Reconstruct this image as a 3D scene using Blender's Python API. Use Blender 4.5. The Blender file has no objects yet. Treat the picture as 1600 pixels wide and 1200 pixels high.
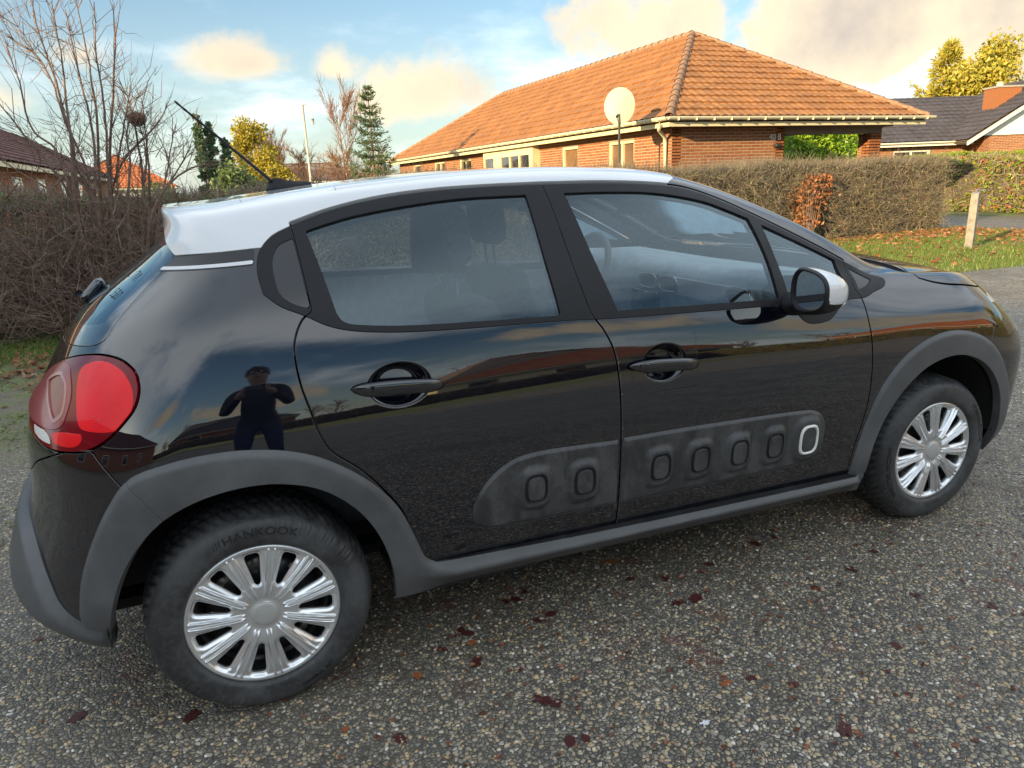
import bpy, bmesh, math, random
import numpy as np
from mathutils import Vector, Matrix, Euler
S = bpy.context.scene
COL = S.collection
RNG = np.random.default_rng(7)
random.seed(7)

# ------------------------------------------------------------------ camera, sky, sun, exposure
cam_d = bpy.data.cameras.new("camera"); cam = bpy.data.objects.new("camera", cam_d); COL.objects.link(cam)
CAM = (-0.024, -2.669, 1.387); YAW, PITCH, ROLL = 0.393, 0.273, -0.038
_f = Vector((math.sin(YAW)*math.cos(PITCH), math.cos(YAW)*math.cos(PITCH), -math.sin(PITCH)))
_r = Vector((math.cos(YAW), -math.sin(YAW), 0)); _u = _r.cross(_f)
_c, _s = math.cos(ROLL), math.sin(ROLL)
_R, _U = _c*_r + _s*_u, _c*_u - _s*_r
cam.matrix_world = Matrix(((_R.x, _U.x, -_f.x, CAM[0]), (_R.y, _U.y, -_f.y, CAM[1]), (_R.z, _U.z, -_f.z, CAM[2]), (0, 0, 0, 1)))
cam_d.sensor_width = 36; cam_d.lens = 36*1134/1600; cam_d.clip_start = 0.05; cam_d.clip_end = 6000
S.camera = cam

SUN_TRAVEL = Vector((2.3, 1.0, -0.64)).normalized()
SUN_EL = math.asin(-SUN_TRAVEL.z); SUN_AZ = math.atan2(-SUN_TRAVEL.x, -SUN_TRAVEL.y)
sun_d = bpy.data.lights.new("sun", 'SUN'); sun_d.energy = 2.55; sun_d.angle = math.radians(0.6); sun_d.color = (1.0, 0.75, 0.40)
sun = bpy.data.objects.new("sun", sun_d); COL.objects.link(sun)
sun.rotation_euler = SUN_TRAVEL.to_track_quat('-Z', 'Y').to_euler(); sun.location = (-30, -13, 20)

W = bpy.data.worlds.new("World"); S.world = W; W.use_nodes = True
def build_world():
    nt = W.node_tree; nt.nodes.clear()
    N = lambda t, **k: _mk(nt, t, **k)
    def _mk(nt, t, **k):
        n = nt.nodes.new(t)
        for a, b in k.items(): setattr(n, a, b)
        return n
    L = nt.links.new
    def math_(op, a, b=None, c=None, clamp=False):
        n = N('ShaderNodeMath', operation=op, use_clamp=clamp)
        for i, v in enumerate((a, b, c)):
            if v is None: continue
            if isinstance(v, (int, float)): n.inputs[i].default_value = v
            else: L(v, n.inputs[i])
        return n.outputs[0]
    out = N('ShaderNodeOutputWorld'); bg = N('ShaderNodeBackground')
    sky = N('ShaderNodeTexSky', sky_type='NISHITA', sun_disc=False, sun_elevation=SUN_EL, sun_rotation=SUN_AZ % (2*math.pi),
            air_density=1.0, dust_density=0.6, ozone_density=1.6)
    tc = N('ShaderNodeTexCoord'); gen = tc.outputs['Generated']
    sep = N('ShaderNodeSeparateXYZ'); L(gen, sep.inputs[0]); dz = sep.outputs[2]
    # veil with added overhead fill: noise on a plane far above (perspective towards the horizon); cumulus cloud banks along the horizon
    dzc = math_('MAXIMUM', dz, 0.03)
    px = math_('DIVIDE', sep.outputs[0], math_('ADD', dzc, 0.22)); py = math_('DIVIDE', sep.outputs[1], math_('ADD', dzc, 0.22))
    cmb = N('ShaderNodeCombineXYZ'); L(px, cmb.inputs[0]); L(py, cmb.inputs[1])
    n1 = N('ShaderNodeTexNoise'); n1.inputs['Scale'].default_value = 0.9; n1.inputs['Detail'].default_value = 9; n1.inputs['Roughness'].default_value = 0.58
    L(cmb.outputs[0], n1.inputs['Vector'])
    # direction noise used to break the bank outlines
    n2 = N('ShaderNodeTexNoise'); n2.inputs['Scale'].default_value = 7.0; n2.inputs['Detail'].default_value = 8; n2.inputs['Roughness'].default_value = 0.6
    L(gen, n2.inputs['Vector'])
    n3 = N('ShaderNodeTexNoise'); n3.inputs['Scale'].default_value = 3.0; n3.inputs['Detail'].default_value = 5
    L(gen, n3.inputs['Vector'])
    brk = math_('MULTIPLY_ADD', math_('SUBTRACT', n2.outputs[0], 0.5), 2.3, math_('MULTIPLY', math_('SUBTRACT', n3.outputs[0], 0.5), 0.9))
    total = None; core = None
    for (az, el, wa, we, amt) in CLOUDS:
        d = Vector((math.sin(math.radians(az))*math.cos(math.radians(el)), math.cos(math.radians(az))*math.cos(math.radians(el)), math.sin(math.radians(el))))
        t1 = Vector((math.cos(math.radians(az)), -math.sin(math.radians(az)), 0)); t2 = t1.cross(d)
        def dot(v):
            n = N('ShaderNodeVectorMath', operation='DOT_PRODUCT'); L(gen, n.inputs[0]); n.inputs[1].default_value = v; return n.outputs['Value']
        a = math_('MULTIPLY', dot(t1), 1/math.radians(wa)); b = math_('MULTIPLY', dot(t2), 1/math.radians(we)); f = dot(d)
        # flat undersides: squash below the centre
        b = math_('MULTIPLY', b, math_('MULTIPLY_ADD', math_('LESS_THAN', b, 0.0), 0.7, 1.0))
        r = math_('SQRT', math_('ADD', math_('MULTIPLY', a, a), math_('MULTIPLY', b, b)))
        v = math_('SUBTRACT', 1.0, math_('SUBTRACT', r, brk))
        v = math_('MULTIPLY', math_('MULTIPLY', v, math_('GREATER_THAN', f, 0.2)), amt)
        v = math_('MAXIMUM', v, 0.0)
        total = v if total is None else math_('MAXIMUM', total, v)
    def ramp(v, lo, hi):
        n = N('ShaderNodeMapRange', interpolation_type='SMOOTHSTEP'); L(v, n.inputs[0]); n.inputs[1].default_value = lo; n.inputs[2].default_value = hi
        return n.outputs[0]
    bank = ramp(total, 0.08, 0.50)
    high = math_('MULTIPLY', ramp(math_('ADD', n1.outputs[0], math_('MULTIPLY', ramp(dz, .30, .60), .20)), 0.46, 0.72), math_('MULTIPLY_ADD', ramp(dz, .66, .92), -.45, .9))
    cov = bank
    # shade of the clouds: bright warm where thin/edge, greyer in the thick middle and below
    n4 = N('ShaderNodeTexNoise'); n4.inputs['Scale'].default_value = 5.0; n4.inputs['Detail'].default_value = 7; n4.inputs['Roughness'].default_value = 0.55
    mp = N('ShaderNodeVectorMath', operation='ADD'); L(gen, mp.inputs[0]); mp.inputs[1].default_value = (0.03, 0.02, -0.05); L(mp.outputs[0], n4.inputs['Vector'])
    thick = ramp(math_('ADD', math_('MULTIPLY', total, 0.40), math_('MULTIPLY', n4.outputs[0], 1.35)), 0.72, 1.42)
    cm = N('ShaderNodeMix', data_type='RGBA'); L(thick, cm.inputs[0]); cm.inputs[6].default_value = CLOUD_LIT; cm.inputs[7].default_value = CLOUD_GREY
    tint = N('ShaderNodeMix', data_type='RGBA', blend_type='MULTIPLY'); tint.inputs[0].default_value = 1.0
    L(sky.outputs[0], tint.inputs[6]); tint.inputs[7].default_value = SKY_TINT
    # thin veil near the horizon
    veil = math_('MULTIPLY', ramp(dz, 0.30, 0.0), 0.55)
    vm = N('ShaderNodeMix', data_type='RGBA'); L(veil, vm.inputs[0]); L(tint.outputs[2], vm.inputs[6]); vm.inputs[7].default_value = VEIL
    hm = N('ShaderNodeMix', data_type='RGBA'); L(high, hm.inputs[0]); L(vm.outputs[2], hm.inputs[6]); hm.inputs[7].default_value = HIGH_FILL
    mx = N('ShaderNodeMix', data_type='RGBA'); L(cov, mx.inputs[0]); L(hm.outputs[2], mx.inputs[6]); L(cm.outputs[2], mx.inputs[7])
    L(mx.outputs[2], bg.inputs[0]); bg.inputs[1].default_value = SKY_STRENGTH; L(bg.outputs[0], out.inputs[0])
SKY_STRENGTH = 0.12
HIGH_FILL = (3.35, 3.6, 3.8, 1)  # pale veil, thickened overhead as added fill for shaded ground and glass
SKY_TINT = (0.36, 0.41, 0.42, 1)
CLOUD_LIT = (2.6, 2.2, 1.58, 1); CLOUD_GREY = (1.55, 1.38, 1.24, 1); VEIL = (1.72, 1.86, 1.78, 1)
# azimuth (0 = +Y, clockwise), elevation, half-width, half-height (degrees), amount
CLOUDS = [(46, 8.5, 13, 8, 1.5), (60, 8, 16, 10, 1.5), (35, 9.5, 8, 4, 1.1), (5.0, 8.3, 6.0, 2.6, .72), (10.5, 8.0, 3.5, 2.2, .6), (16.5, 6.3, 6.5, 4.0, .8), (-5.5, 8.6, 4.5, 2.6, .55), (-12, 6, 5, 2, .4),
          (20, 19, 10, 1.8, .45), (85, 14, 18, 9, .9), (120, 10, 20, 6, .8), (150, 14, 12, 5, .8), (185, 9, 14, 5, .8), (215, 16, 14, 5, .7), (-60, 12, 16, 6, .8), (-95, 8, 14, 5, .8)]
build_world()
S.view_settings.view_transform = 'Standard'; S.view_settings.look = 'None'; S.view_settings.gamma = 1.0; S.view_settings.use_curve_mapping = False
S.view_settings.exposure = 1.95
S.render.engine = 'CYCLES'
S.cycles.use_denoising = True
S.cycles.max_bounces = 8; S.cycles.transparent_max_bounces = 16
S.cycles.sample_clamp_indirect = 6.0

# ------------------------------------------------------------------ helpers: objects
def tag(o, label=None, cat=None, group=None, kind=None):
    if label: o['label'] = label
    if cat: o['category'] = cat
    if group: o['group'] = group
    if kind: o['kind'] = kind
    return o
def thing(name, label, cat, loc=(0, 0, 0), rz=0.0, group=None):
    o = bpy.data.objects.new(name, None); COL.objects.link(o); o.location = loc; o.rotation_euler = (0, 0, rz); o.empty_display_size = 0.2
    return tag(o, label, cat, group)
def link(name, me, parent=None, mat=None):
    o = bpy.data.objects.new(name, me); COL.objects.link(o)
    if parent is not None: o.parent = parent
    if mat is not None and not me.materials: me.materials.append(mat)
    return o
def np_mesh(name, V, faces, mat=None, smooth=True, normals=None):
    """V (n,3); faces: (m,3|4) array or list of arrays / lists"""
    me = bpy.data.meshes.new(name)
    if isinstance(faces, np.ndarray): faces = [faces]
    loops = np.concatenate([np.asarray(f, np.int32).reshape(-1) for f in faces]) if faces else np.zeros(0, np.int32)
    tot = np.concatenate([np.full(len(f), np.asarray(f).shape[1], np.int32) for f in faces])
    start = np.concatenate([[0], np.cumsum(tot)[:-1]]).astype(np.int32)
    me.vertices.add(len(V)); me.vertices.foreach_set('co', np.asarray(V, np.float32).reshape(-1))
    me.loops.add(len(loops)); me.loops.foreach_set('vertex_index', loops)
    me.polygons.add(len(tot)); me.polygons.foreach_set('loop_start', start); me.polygons.foreach_set('loop_total', tot)
    me.polygons.foreach_set('use_smooth', np.full(len(tot), smooth))
    me.update(calc_edges=True); me.validate(clean_customdata=False)
    if normals is not None: me.normals_split_custom_set_from_vertices(np.asarray(normals, np.float32))
    if mat is not None: me.materials.append(mat)
    return me
class MB:
    """collects shapes, then links them as ONE mesh object"""
    def __init__(s): s.v = []; s.f3 = []; s.f4 = []; s.n = 0
    def add(s, V, F):
        V = np.asarray(V, float); F = np.asarray(F, int)
        (s.f3 if F.shape[1] == 3 else s.f4).append(F + s.n); s.v.append(V); s.n += len(V)
    def box(s, lo, hi, M=None):
        x0, y0, z0 = lo; x1, y1, z1 = hi
        V = np.array([(x0,y0,z0),(x1,y0,z0),(x1,y1,z0),(x0,y1,z0),(x0,y0,z1),(x1,y0,z1),(x1,y1,z1),(x0,y1,z1)], float)
        if M is not None: V = V @ np.array(M.to_3x3()).T + np.array(M.translation)
        s.add(V, [(0,3,2,1),(4,5,6,7),(0,1,5,4),(1,2,6,5),(2,3,7,6),(3,0,4,7)]); return s
    def quad(s, a, b, c, d): s.add([a, b, c, d], [(0, 1, 2, 3)]); return s
    def tube(s, pts, rad, sides=8, cap=True):
        V, F = tube(pts, rad, sides); n = len(pts); b0 = s.n; s.add(V, F)
        if cap:
            for ring in (0, n-1):
                idx = b0 + ring*sides + np.arange(sides); c = s.n
                s.v.append(np.asarray(pts[ring], float)[None]); s.n += 1
                f = np.stack([idx, np.roll(idx, -1), np.full(sides, c)], 1)
                s.f3.append(f[:, ::-1] if ring == 0 else f)
        return s
    def build(s, name, mat, parent=None, smooth=False):
        F = []
        if s.f3: F.append(np.concatenate(s.f3))
        if s.f4: F.append(np.concatenate(s.f4))
        return link(name, np_mesh(name, np.concatenate(s.v), F, mat, smooth), parent)
def tube(pts, rad, sides=8):
    P = np.asarray(pts, float); n = len(P); R = np.broadcast_to(np.asarray(rad, float), (n,))
    T = np.gradient(P, axis=0); T /= np.maximum(np.linalg.norm(T, axis=1, keepdims=True), 1e-9)
    ref = np.array([0, 0, 1.0]) if abs(T[:, 2]).mean() < .8 else np.array([1.0, 0, 0])
    A = np.cross(T, ref); A /= np.maximum(np.linalg.norm(A, axis=1, keepdims=True), 1e-9); B = np.cross(T, A)
    a = np.linspace(0, 2*np.pi, sides, endpoint=False)
    V = P[:, None] + R[:, None, None]*(np.cos(a)[None, :, None]*A[:, None] + np.sin(a)[None, :, None]*B[:, None])
    i = np.arange(n*sides).reshape(n, sides); j = np.roll(i, -1, 1)
    F = np.stack([i[:-1], i[1:], j[1:], j[:-1]], -1).reshape(-1, 4)
    return V.reshape(-1, 3), F
def lathe(prof, seg=64, axis='y', caps=False):
    """prof: list of (r, h); revolved about the y axis (h along y)"""
    P = np.asarray(prof, float); a = np.linspace(0, 2*np.pi, seg, endpoint=False)
    V = np.stack([P[:, None, 0]*np.cos(a), np.broadcast_to(P[:, None, 1], (len(P), seg)), P[:, None, 0]*np.sin(a)], -1)
    if axis == 'z': V = V[..., [0, 2, 1]]
    i = np.arange(len(P)*seg).reshape(len(P), seg); j = np.roll(i, -1, 1)
    F = np.stack([i[:-1], i[1:], j[1:], j[:-1]], -1).reshape(-1, 4)
    return V.reshape(-1, 3), F
def text_mesh(txt, size, depth=0.0):
    cu = bpy.data.curves.new('lettering', 'FONT'); cu.body = txt; cu.size = size; cu.extrude = depth; cu.align_x = 'CENTER'; cu.resolution_u = 3
    o = bpy.data.objects.new('lettering', cu); COL.objects.link(o)
    dg = bpy.context.evaluated_depsgraph_get(); me = bpy.data.meshes.new_from_object(o.evaluated_get(dg))
    bpy.data.objects.remove(o); bpy.data.curves.remove(cu)
    return me

# ------------------------------------------------------------------ helpers: materials
def srgb(h):
    h = h.lstrip('#'); c = [int(h[i:i+2], 16)/255 for i in (0, 2, 4)]
    return tuple(x/12.92 if x <= .04045 else ((x+.055)/1.055)**2.4 for x in c) + (1,)
def C4(c): return tuple(c) + (1,) if len(c) == 3 else tuple(c)
class NT:
    def __init__(s, name):
        s.m = bpy.data.materials.new(name); s.m.use_nodes = True; s.t = s.m.node_tree; s.t.nodes.clear()
        s.out = s.n('ShaderNodeOutputMaterial')
    def n(s, t, ins=None, **k):
        x = s.t.nodes.new(t)
        for a, b in k.items(): setattr(x, a, b)
        if ins:
            for a, b in ins.items(): s.set(x.inputs[a], b)
        return x
    def set(s, sock, v):
        if isinstance(v, bpy.types.NodeSocket): s.t.links.new(v, sock)
        elif isinstance(v, bpy.types.Node): s.t.links.new(v.outputs[0], sock)
        else: sock.default_value = v
    def math(s, op, a, b=0.0, c=0.0, clamp=False):
        x = s.n('ShaderNodeMath', operation=op, use_clamp=clamp)
        for i, v in enumerate((a, b, c)): s.set(x.inputs[i], v)
        return x.outputs[0]
    def mix(s, f, a, b, blend='MIX'):
        x = s.n('ShaderNodeMix', data_type='RGBA', blend_type=blend); s.set(x.inputs[0], f); s.set(x.inputs[6], a); s.set(x.inputs[7], b); return x.outputs[2]
    def coord(s, kind='Object', scale=None):
        c = s.n('ShaderNodeTexCoord').outputs[kind]
        if scale is not None:
            m = s.n('ShaderNodeMapping', {'Vector': c, 'Scale': scale}); return m.outputs[0]
        return c
    def noise(s, scale, detail=4, rough=.55, vec=None, dist=0):
        d = {'Scale': scale, 'Detail': detail, 'Roughness': rough, 'Distortion': dist}
        if vec is not None: d['Vector'] = vec
        return s.n('ShaderNodeTexNoise', d).outputs[0]
    def ramp(s, f, lo, hi, a=0.0, b=1.0):
        x = s.n('ShaderNodeMapRange', {0: f, 1: lo, 2: hi, 3: a, 4: b}, interpolation_type='SMOOTHSTEP'); return x.outputs[0]
    def bsdf(s, **k):
        p = s.n('ShaderNodeBsdfPrincipled', {a: b for a, b in k.items()}); s.t.links.new(p.outputs[0], s.out.inputs[0]); return p
    def bump(s, h, strength=.3, dist=.01):
        return s.n('ShaderNodeBump', {'Height': h, 'Strength': strength, 'Distance': dist}).outputs[0]
def simple(name, col, rough=.5, var=.15, scale=8.0, metal=0.0, coat=0.0, bump=0.0, bscale=60.0, bdist=.004, spec=.5, rvar=.0):
    m = NT(name); v = m.coord('Object')
    f = m.ramp(m.noise(scale, 5, .6, v), .3, .7)
    c = C4(col); lo = tuple(x*(1-var) for x in c[:3]) + (1,); hi = tuple(min(1, x*(1+var)) for x in c[:3]) + (1,)
    k = {'Base Color': m.mix(f, lo, hi), 'Roughness': rough if not rvar else m.ramp(m.noise(scale*2.3, 4, .6, v), .3, .7, rough-rvar, rough+rvar), 'Metallic': metal, 'Coat Weight': coat, 'Coat Roughness': .03, 'Specular IOR Level': spec}
    if bump: k['Normal'] = m.bump(m.noise(bscale, 3, .6, v), bump, bdist)
    m.bsdf(**k); return m.m
# ------------------------------------------------------------------ materials of the car
def mat_paint():
    m = NT('black_paint'); v = m.coord('Object')
    dust = m.ramp(m.noise(3.2, 6, .65, v), .42, .75)
    spots = m.ramp(m.noise(240, 2, .5, v), .67, .75)
    base = m.mix(m.math('MULTIPLY', dust, .02), (.0022, .0030, .0075, 1), (.06, .06, .06, 1))
    base = m.mix(m.math('MULTIPLY', spots, m.math('MULTIPLY', dust, .30)), base, (.22, .21, .20, 1))
    zz = m.n('ShaderNodeSeparateXYZ', {0: m.n('ShaderNodeNewGeometry').outputs['Position']}).outputs[2]
    dirt = m.math('MULTIPLY', m.ramp(zz, .50, .27), m.ramp(m.noise(22, 7, .7, v), .36, .66)); base = m.mix(m.math('MULTIPLY', dirt, .10), base, (.16, .14, .115, 1))
    m.bsdf(**{'Base Color': base, 'Roughness': .25, 'Specular IOR Level': .0, 'Coat Weight': 1.0, 'Coat IOR': 1.95, 'Coat Roughness': m.ramp(dust, 0, 1, .012, .05),
              'Coat Normal': m.bump(m.noise(14, 3, .5, v), .02, .004)})
    return m.m
def mat_clad(name='grey_plastic', col=(.095, .098, .102), spec=.45):
    m = NT(name); v = m.coord('Object')
    d = m.ramp(m.noise(4.5, 7, .65, v), .35, .72); sp = m.ramp(m.noise(160, 3, .6, v), .6, .72)
    c = m.mix(d, tuple(x*.8 for x in col)+(1,), tuple(x*1.25 for x in col)+(1,)); c = m.mix(m.math('MULTIPLY', sp, .25), c, (.02, .02, .02, 1))
    m.bsdf(**{'Base Color': c, 'Roughness': m.ramp(d, 0, 1, .42, .6), 'Specular IOR Level': spec, 'Normal': m.bump(m.noise(700, 2, .5, v), .12, .001)})
    return m.m
def mat_bump_panel():
    # dusty soft plastic with rain streaks
    m = NT('dusty_soft_plastic'); v = m.coord('Object')
    st = m.ramp(m.noise(13, 8, .72, m.coord('Object', (1, 1, .5)), .3), .36, .62); fine = m.noise(120, 6, .75, v)
    f = m.math('MULTIPLY', st, m.ramp(fine, .35, .65, .45, 1.0))
    c = m.mix(f, (.030, .031, .033, 1), (.085, .086, .087, 1))
    m.bsdf(**{'Base Color': c, 'Roughness': m.ramp(f, 0, 1, .33, .6), 'Normal': m.bump(fine, .08, .002)})
    return m.m
def mat_glass(name, tint, refl=1.0, haze=(.0, .0, .0)):
    m = NT(name)
    tr = m.n('ShaderNodeBsdfTransparent', {'Color': C4(tint)})
    gl = m.n('ShaderNodeBsdfGlossy', {'Color': (.72, .90, 1, 1), 'Roughness': .005})
    fr = m.n('ShaderNodeFresnel', {'IOR': 1.6})
    f = m.math('MULTIPLY', fr.outputs[0], 1.75*refl, clamp=True)   # two faces of the pane
    mx = m.n('ShaderNodeMixShader', {0: f, 1: tr, 2: gl})
    v = m.coord('Object'); d = m.ramp(m.noise(55, 7, .75, v), .30, .75, .5, 1.0)
    film = m.n('ShaderNodeBsdfDiffuse', {'Color': (.6, .62, .62, 1)})
    mx2 = m.n('ShaderNodeMixShader', {0: m.math('MULTIPLY', d, haze[0]), 1: mx, 2: film})
    m.t.links.new(mx2.outputs[0], m.out.inputs[0]); return m.m
M_PAINT = mat_paint()
M_CLAD = mat_clad()
M_TRIM = mat_clad('black_trim', (.016, .016, .019), .28)
M_WHITE = simple('white_paint', (.74, .76, .78), .3, .02, 4, coat=1.0)
M_DECAL = simple('matte_black_film', (.03, .031, .034), .42, .1, 5)
M_STRIPE = simple('white_film', (.75, .76, .78), .4, .03)
M_SEAM = simple('shut_line', (.008, .008, .008), .8, .1)
M_UNDER = simple('underbody_black', (.012, .012, .012), .85, .3)
M_GLASS = mat_glass('side_glass', (.94, .98, .985), 1.0, (.022,))
M_GLASS2 = mat_glass('screen_glass', (.90, .95, .94), .8, (.02,))
M_WHEEL = simple('wheel_leather', (.10, .105, .11), .5, .1, 20)
M_DARKGLASS = simple('dark_glass', (.006, .006, .008), .08, .1, coat=1.0)
M_BUMPER = mat_bump_panel()
M_RING = simple('white_ring', (.80, .79, .74), .35, .03)
M_CHROME = simple('silver_plastic', (.55, .56, .58), .24, .04, metal=.85)
M_HUB = simple('silver_hubcap', (.80, .81, .82), .23, .05, 6, metal=.78, coat=.4)
M_STEEL = simple('black_steel', (.018, .017, .017), .38, .4, 20, coat=.3)
M_DISC = simple('brake_disc', (.20, .17, .15), .45, .3, 30, metal=.6)
M_SEAT = simple('seat_fabric', (.035, .037, .042), .9, .2, 60, bump=.2, bscale=500, bdist=.001)
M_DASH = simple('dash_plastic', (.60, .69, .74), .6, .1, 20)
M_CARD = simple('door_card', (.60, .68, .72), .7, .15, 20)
M_LINER = simple('pale_headliner', (.60, .61, .61), .9, .05, 20)
M_MIRROR = simple('mirror_glass', (.62, .64, .66), .02, .02, metal=1.0)
def mat_lens(name, col, rough=.12, cells=0, var=.25):
    m = NT(name); v = m.coord('Object')
    f = m.ramp(m.noise(9, 3, .5, v), .3, .7); c = C4(col)
    k = {'Base Color': m.mix(f, tuple(x*(1-var) for x in c[:3])+(1,), c), 'Roughness': rough, 'Coat Weight': .45, 'Coat Roughness': .01, 'Coat IOR': 1.35, 'Specular IOR Level': .2}
    if cells:
        w = m.n('ShaderNodeTexVoronoi', {'Vector': v, 'Scale': cells}).outputs[0]; k['Normal'] = m.bump(w, .06, .003)
    m.bsdf(**k); return m.m
M_LENS = mat_lens('dark_red_lens', (.20, .003, .010), .15)
M_LENSB = mat_lens('bright_red_lens', (.92, .006, .012), .3, 130, .12)
M_LENSO = mat_lens('smoky_rose_lens', (.34, .070, .075), .18, 0, .2)
M_LENSA = mat_lens('amber_lens', (.34, .075, .035), .2, 160, .3)
M_LENSW = mat_lens('white_lens', (.78, .77, .72), .2, 150, .1)
M_LENSE = mat_lens('facet_edge_and_highlight', (.52, .24, .23), .15)
M_HEADL = mat_lens('headlamp_lens', (.10, .10, .10), .06)
def mat_tyre():
    m = NT('tyre_rubber'); v = m.coord('Object')
    f = m.ramp(m.noise(6, 7, .68, v), .38, .66); g = m.ramp(m.noise(70, 4, .6, v), .45, .7)
    c = m.mix(f, (.026, .027, .029, 1), (.070, .072, .075, 1)); c = m.mix(m.math('MULTIPLY', g, .25), c, (.12, .118, .11, 1))
    m.bsdf(**{'Base Color': c, 'Roughness': m.ramp(f, 0, 1, .42, .68), 'Normal': m.bump(m.noise(260, 3, .6, v), .15, .0015)}); return m.m
M_TYRE = mat_tyre()
M_TYRETXT = simple('raised_rubber', (.012, .012, .013), .5, .1)

# ------------------------------------------------------------------ car body surface (half lattice, right side y < 0)
def hermite(xs, ys, x):
    xs=np.asarray(xs,float); ys=np.asarray(ys,float); x=np.asarray(x,float)
    h=np.diff(xs); d=np.diff(ys)/h
    m=np.empty_like(ys); m[1:-1]=(d[:-1]*h[1:]+d[1:]*h[:-1])/(h[:-1]+h[1:]); m[0]=d[0]; m[-1]=d[-1]
    i=np.clip(np.searchsorted(xs,x)-1,0,len(h)-1)
    t=(x-xs[i])/h[i]; hh=h[i]
    r=(2*t**3-3*t**2+1)*ys[i]+(t**3-2*t**2+t)*hh*m[i]+(-2*t**3+3*t**2)*ys[i+1]+(t**3-t**2)*hh*m[i+1]
    lo=x<xs[0]; hi=x>xs[-1]
    r=np.where(lo,ys[0]+m[0]*(x-xs[0]),r); r=np.where(hi,ys[-1]+m[-1]*(x-xs[-1]),r)
    return r
def gsm(a,s,axis):
    if s<=0: return a
    k=int(3*s)+1; w=np.exp(-.5*(np.arange(-k,k+1)/s)**2); w/=w.sum()
    a=np.moveaxis(a,axis,0); p=np.concatenate([2*a[:1]-a[k:0:-1],a,2*a[-1:]-a[-2:-k-2:-1]],0)
    r=sum(w[i]*p[i:i+len(a)] for i in range(2*k+1))
    return np.moveaxis(r,0,axis)
# body lattice: per row  x nodes, z, y(half width), rear x, rear corner length, rear exponent, front x, front corner length, exp
XN=[-.5,-.2,.1,.4,.8,1.2,1.5,1.8,2.1,2.3,2.5,2.8,3.1]
ROWS=[
 # z nodes, y nodes, rear x, rear corner length, exponent, front x, front corner length, exponent
 ([.29,.26,.24,.235,.23,.22,.215,.21,.20,.20,.20,.21,.22],            [.745,.775,.79,.795,.795,.795,.795,.795,.79,.785,.785,.785,.775],        -.62,.40,2.6,3.26,.60,2.9),
 ([.355,.34,.335,.33,.325,.32,.315,.31,.305,.30,.30,.30,.31],         [.785,.815,.832,.832,.832,.832,.832,.832,.830,.826,.823,.818,.80],  -.65,.40,2.6,3.32,.60,2.9),
 ([.48,.475,.47,.47,.47,.47,.465,.465,.46,.46,.46,.46,.46],           [.80,.838,.855,.855,.853,.853,.853,.853,.853,.850,.847,.840,.82],  -.625,.41,2.5,3.335,.60,2.9),
 ([.63]*13,                                                           [.80,.845,.863,.863,.860,.860,.860,.860,.860,.858,.855,.848,.825],  -.58,.42,2.5,3.335,.60,2.9),
 ([.77,.77,.77,.77,.77,.77,.77,.77,.77,.768,.765,.76,.745],           [.785,.838,.858,.858,.854,.853,.853,.853,.853,.850,.846,.835,.80],   -.565,.43,2.5,3.31,.60,2.7),
 ([.90,.90,.90,.90,.895,.89,.885,.88,.878,.875,.87,.86,.82],          [.75,.812,.836,.838,.836,.836,.836,.834,.830,.824,.815,.795,.74],    -.50,.43,2.5,3.25,.60,2.5),
 ([1.03,1.04,1.035,1.02,1.01,1.00,.995,.99,.985,.975,.965,.942,.875], [.70,.765,.795,.805,.808,.806,.803,.795,.778,.757,.745,.72,.65],     -.41,.44,2.5,3.17,.58,2.4),
 ([1.15,1.165,1.185,1.20,1.205,1.20,1.19,1.13,1.045,1.01,.990,.962,.892],[.64,.690,.700,.710,.717,.718,.715,.722,.728,.705,.68,.64,.56],   -.245,.36,2.4,3.08,.50,2.3),
 ([1.255,1.275,1.30,1.325,1.352,1.360,1.335,1.253,1.125,1.04,1.012,.977,.908],[.575,.600,.600,.605,.612,.614,.612,.625,.66,.63,.59,.53,.44], -.112,.17,3.1,2.98,.44,2.2),
 ([1.28,1.31,1.343,1.375,1.402,1.403,1.376,1.285,1.148,1.055,1.025,.992,.922],[.52,.53,.53,.535,.54,.54,.535,.54,.55,.50,.46,.40,.30],     -.105,.14,3.4,2.85,.38,2.2),
 ([1.30,1.332,1.365,1.396,1.422,1.424,1.396,1.310,1.165,1.065,1.035,1.003,.932],[.27,.27,.27,.27,.27,.27,.27,.27,.27,.25,.23,.2,.15],     -.104,.12,2.6,2.72,.30,2.2),
 ([1.305,1.337,1.370,1.402,1.428,1.430,1.402,1.318,1.172,1.07,1.04,1.008,.937],[0]*13,                                                    -.103,.1,2.5,2.65,.2,2.2),
]
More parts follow.
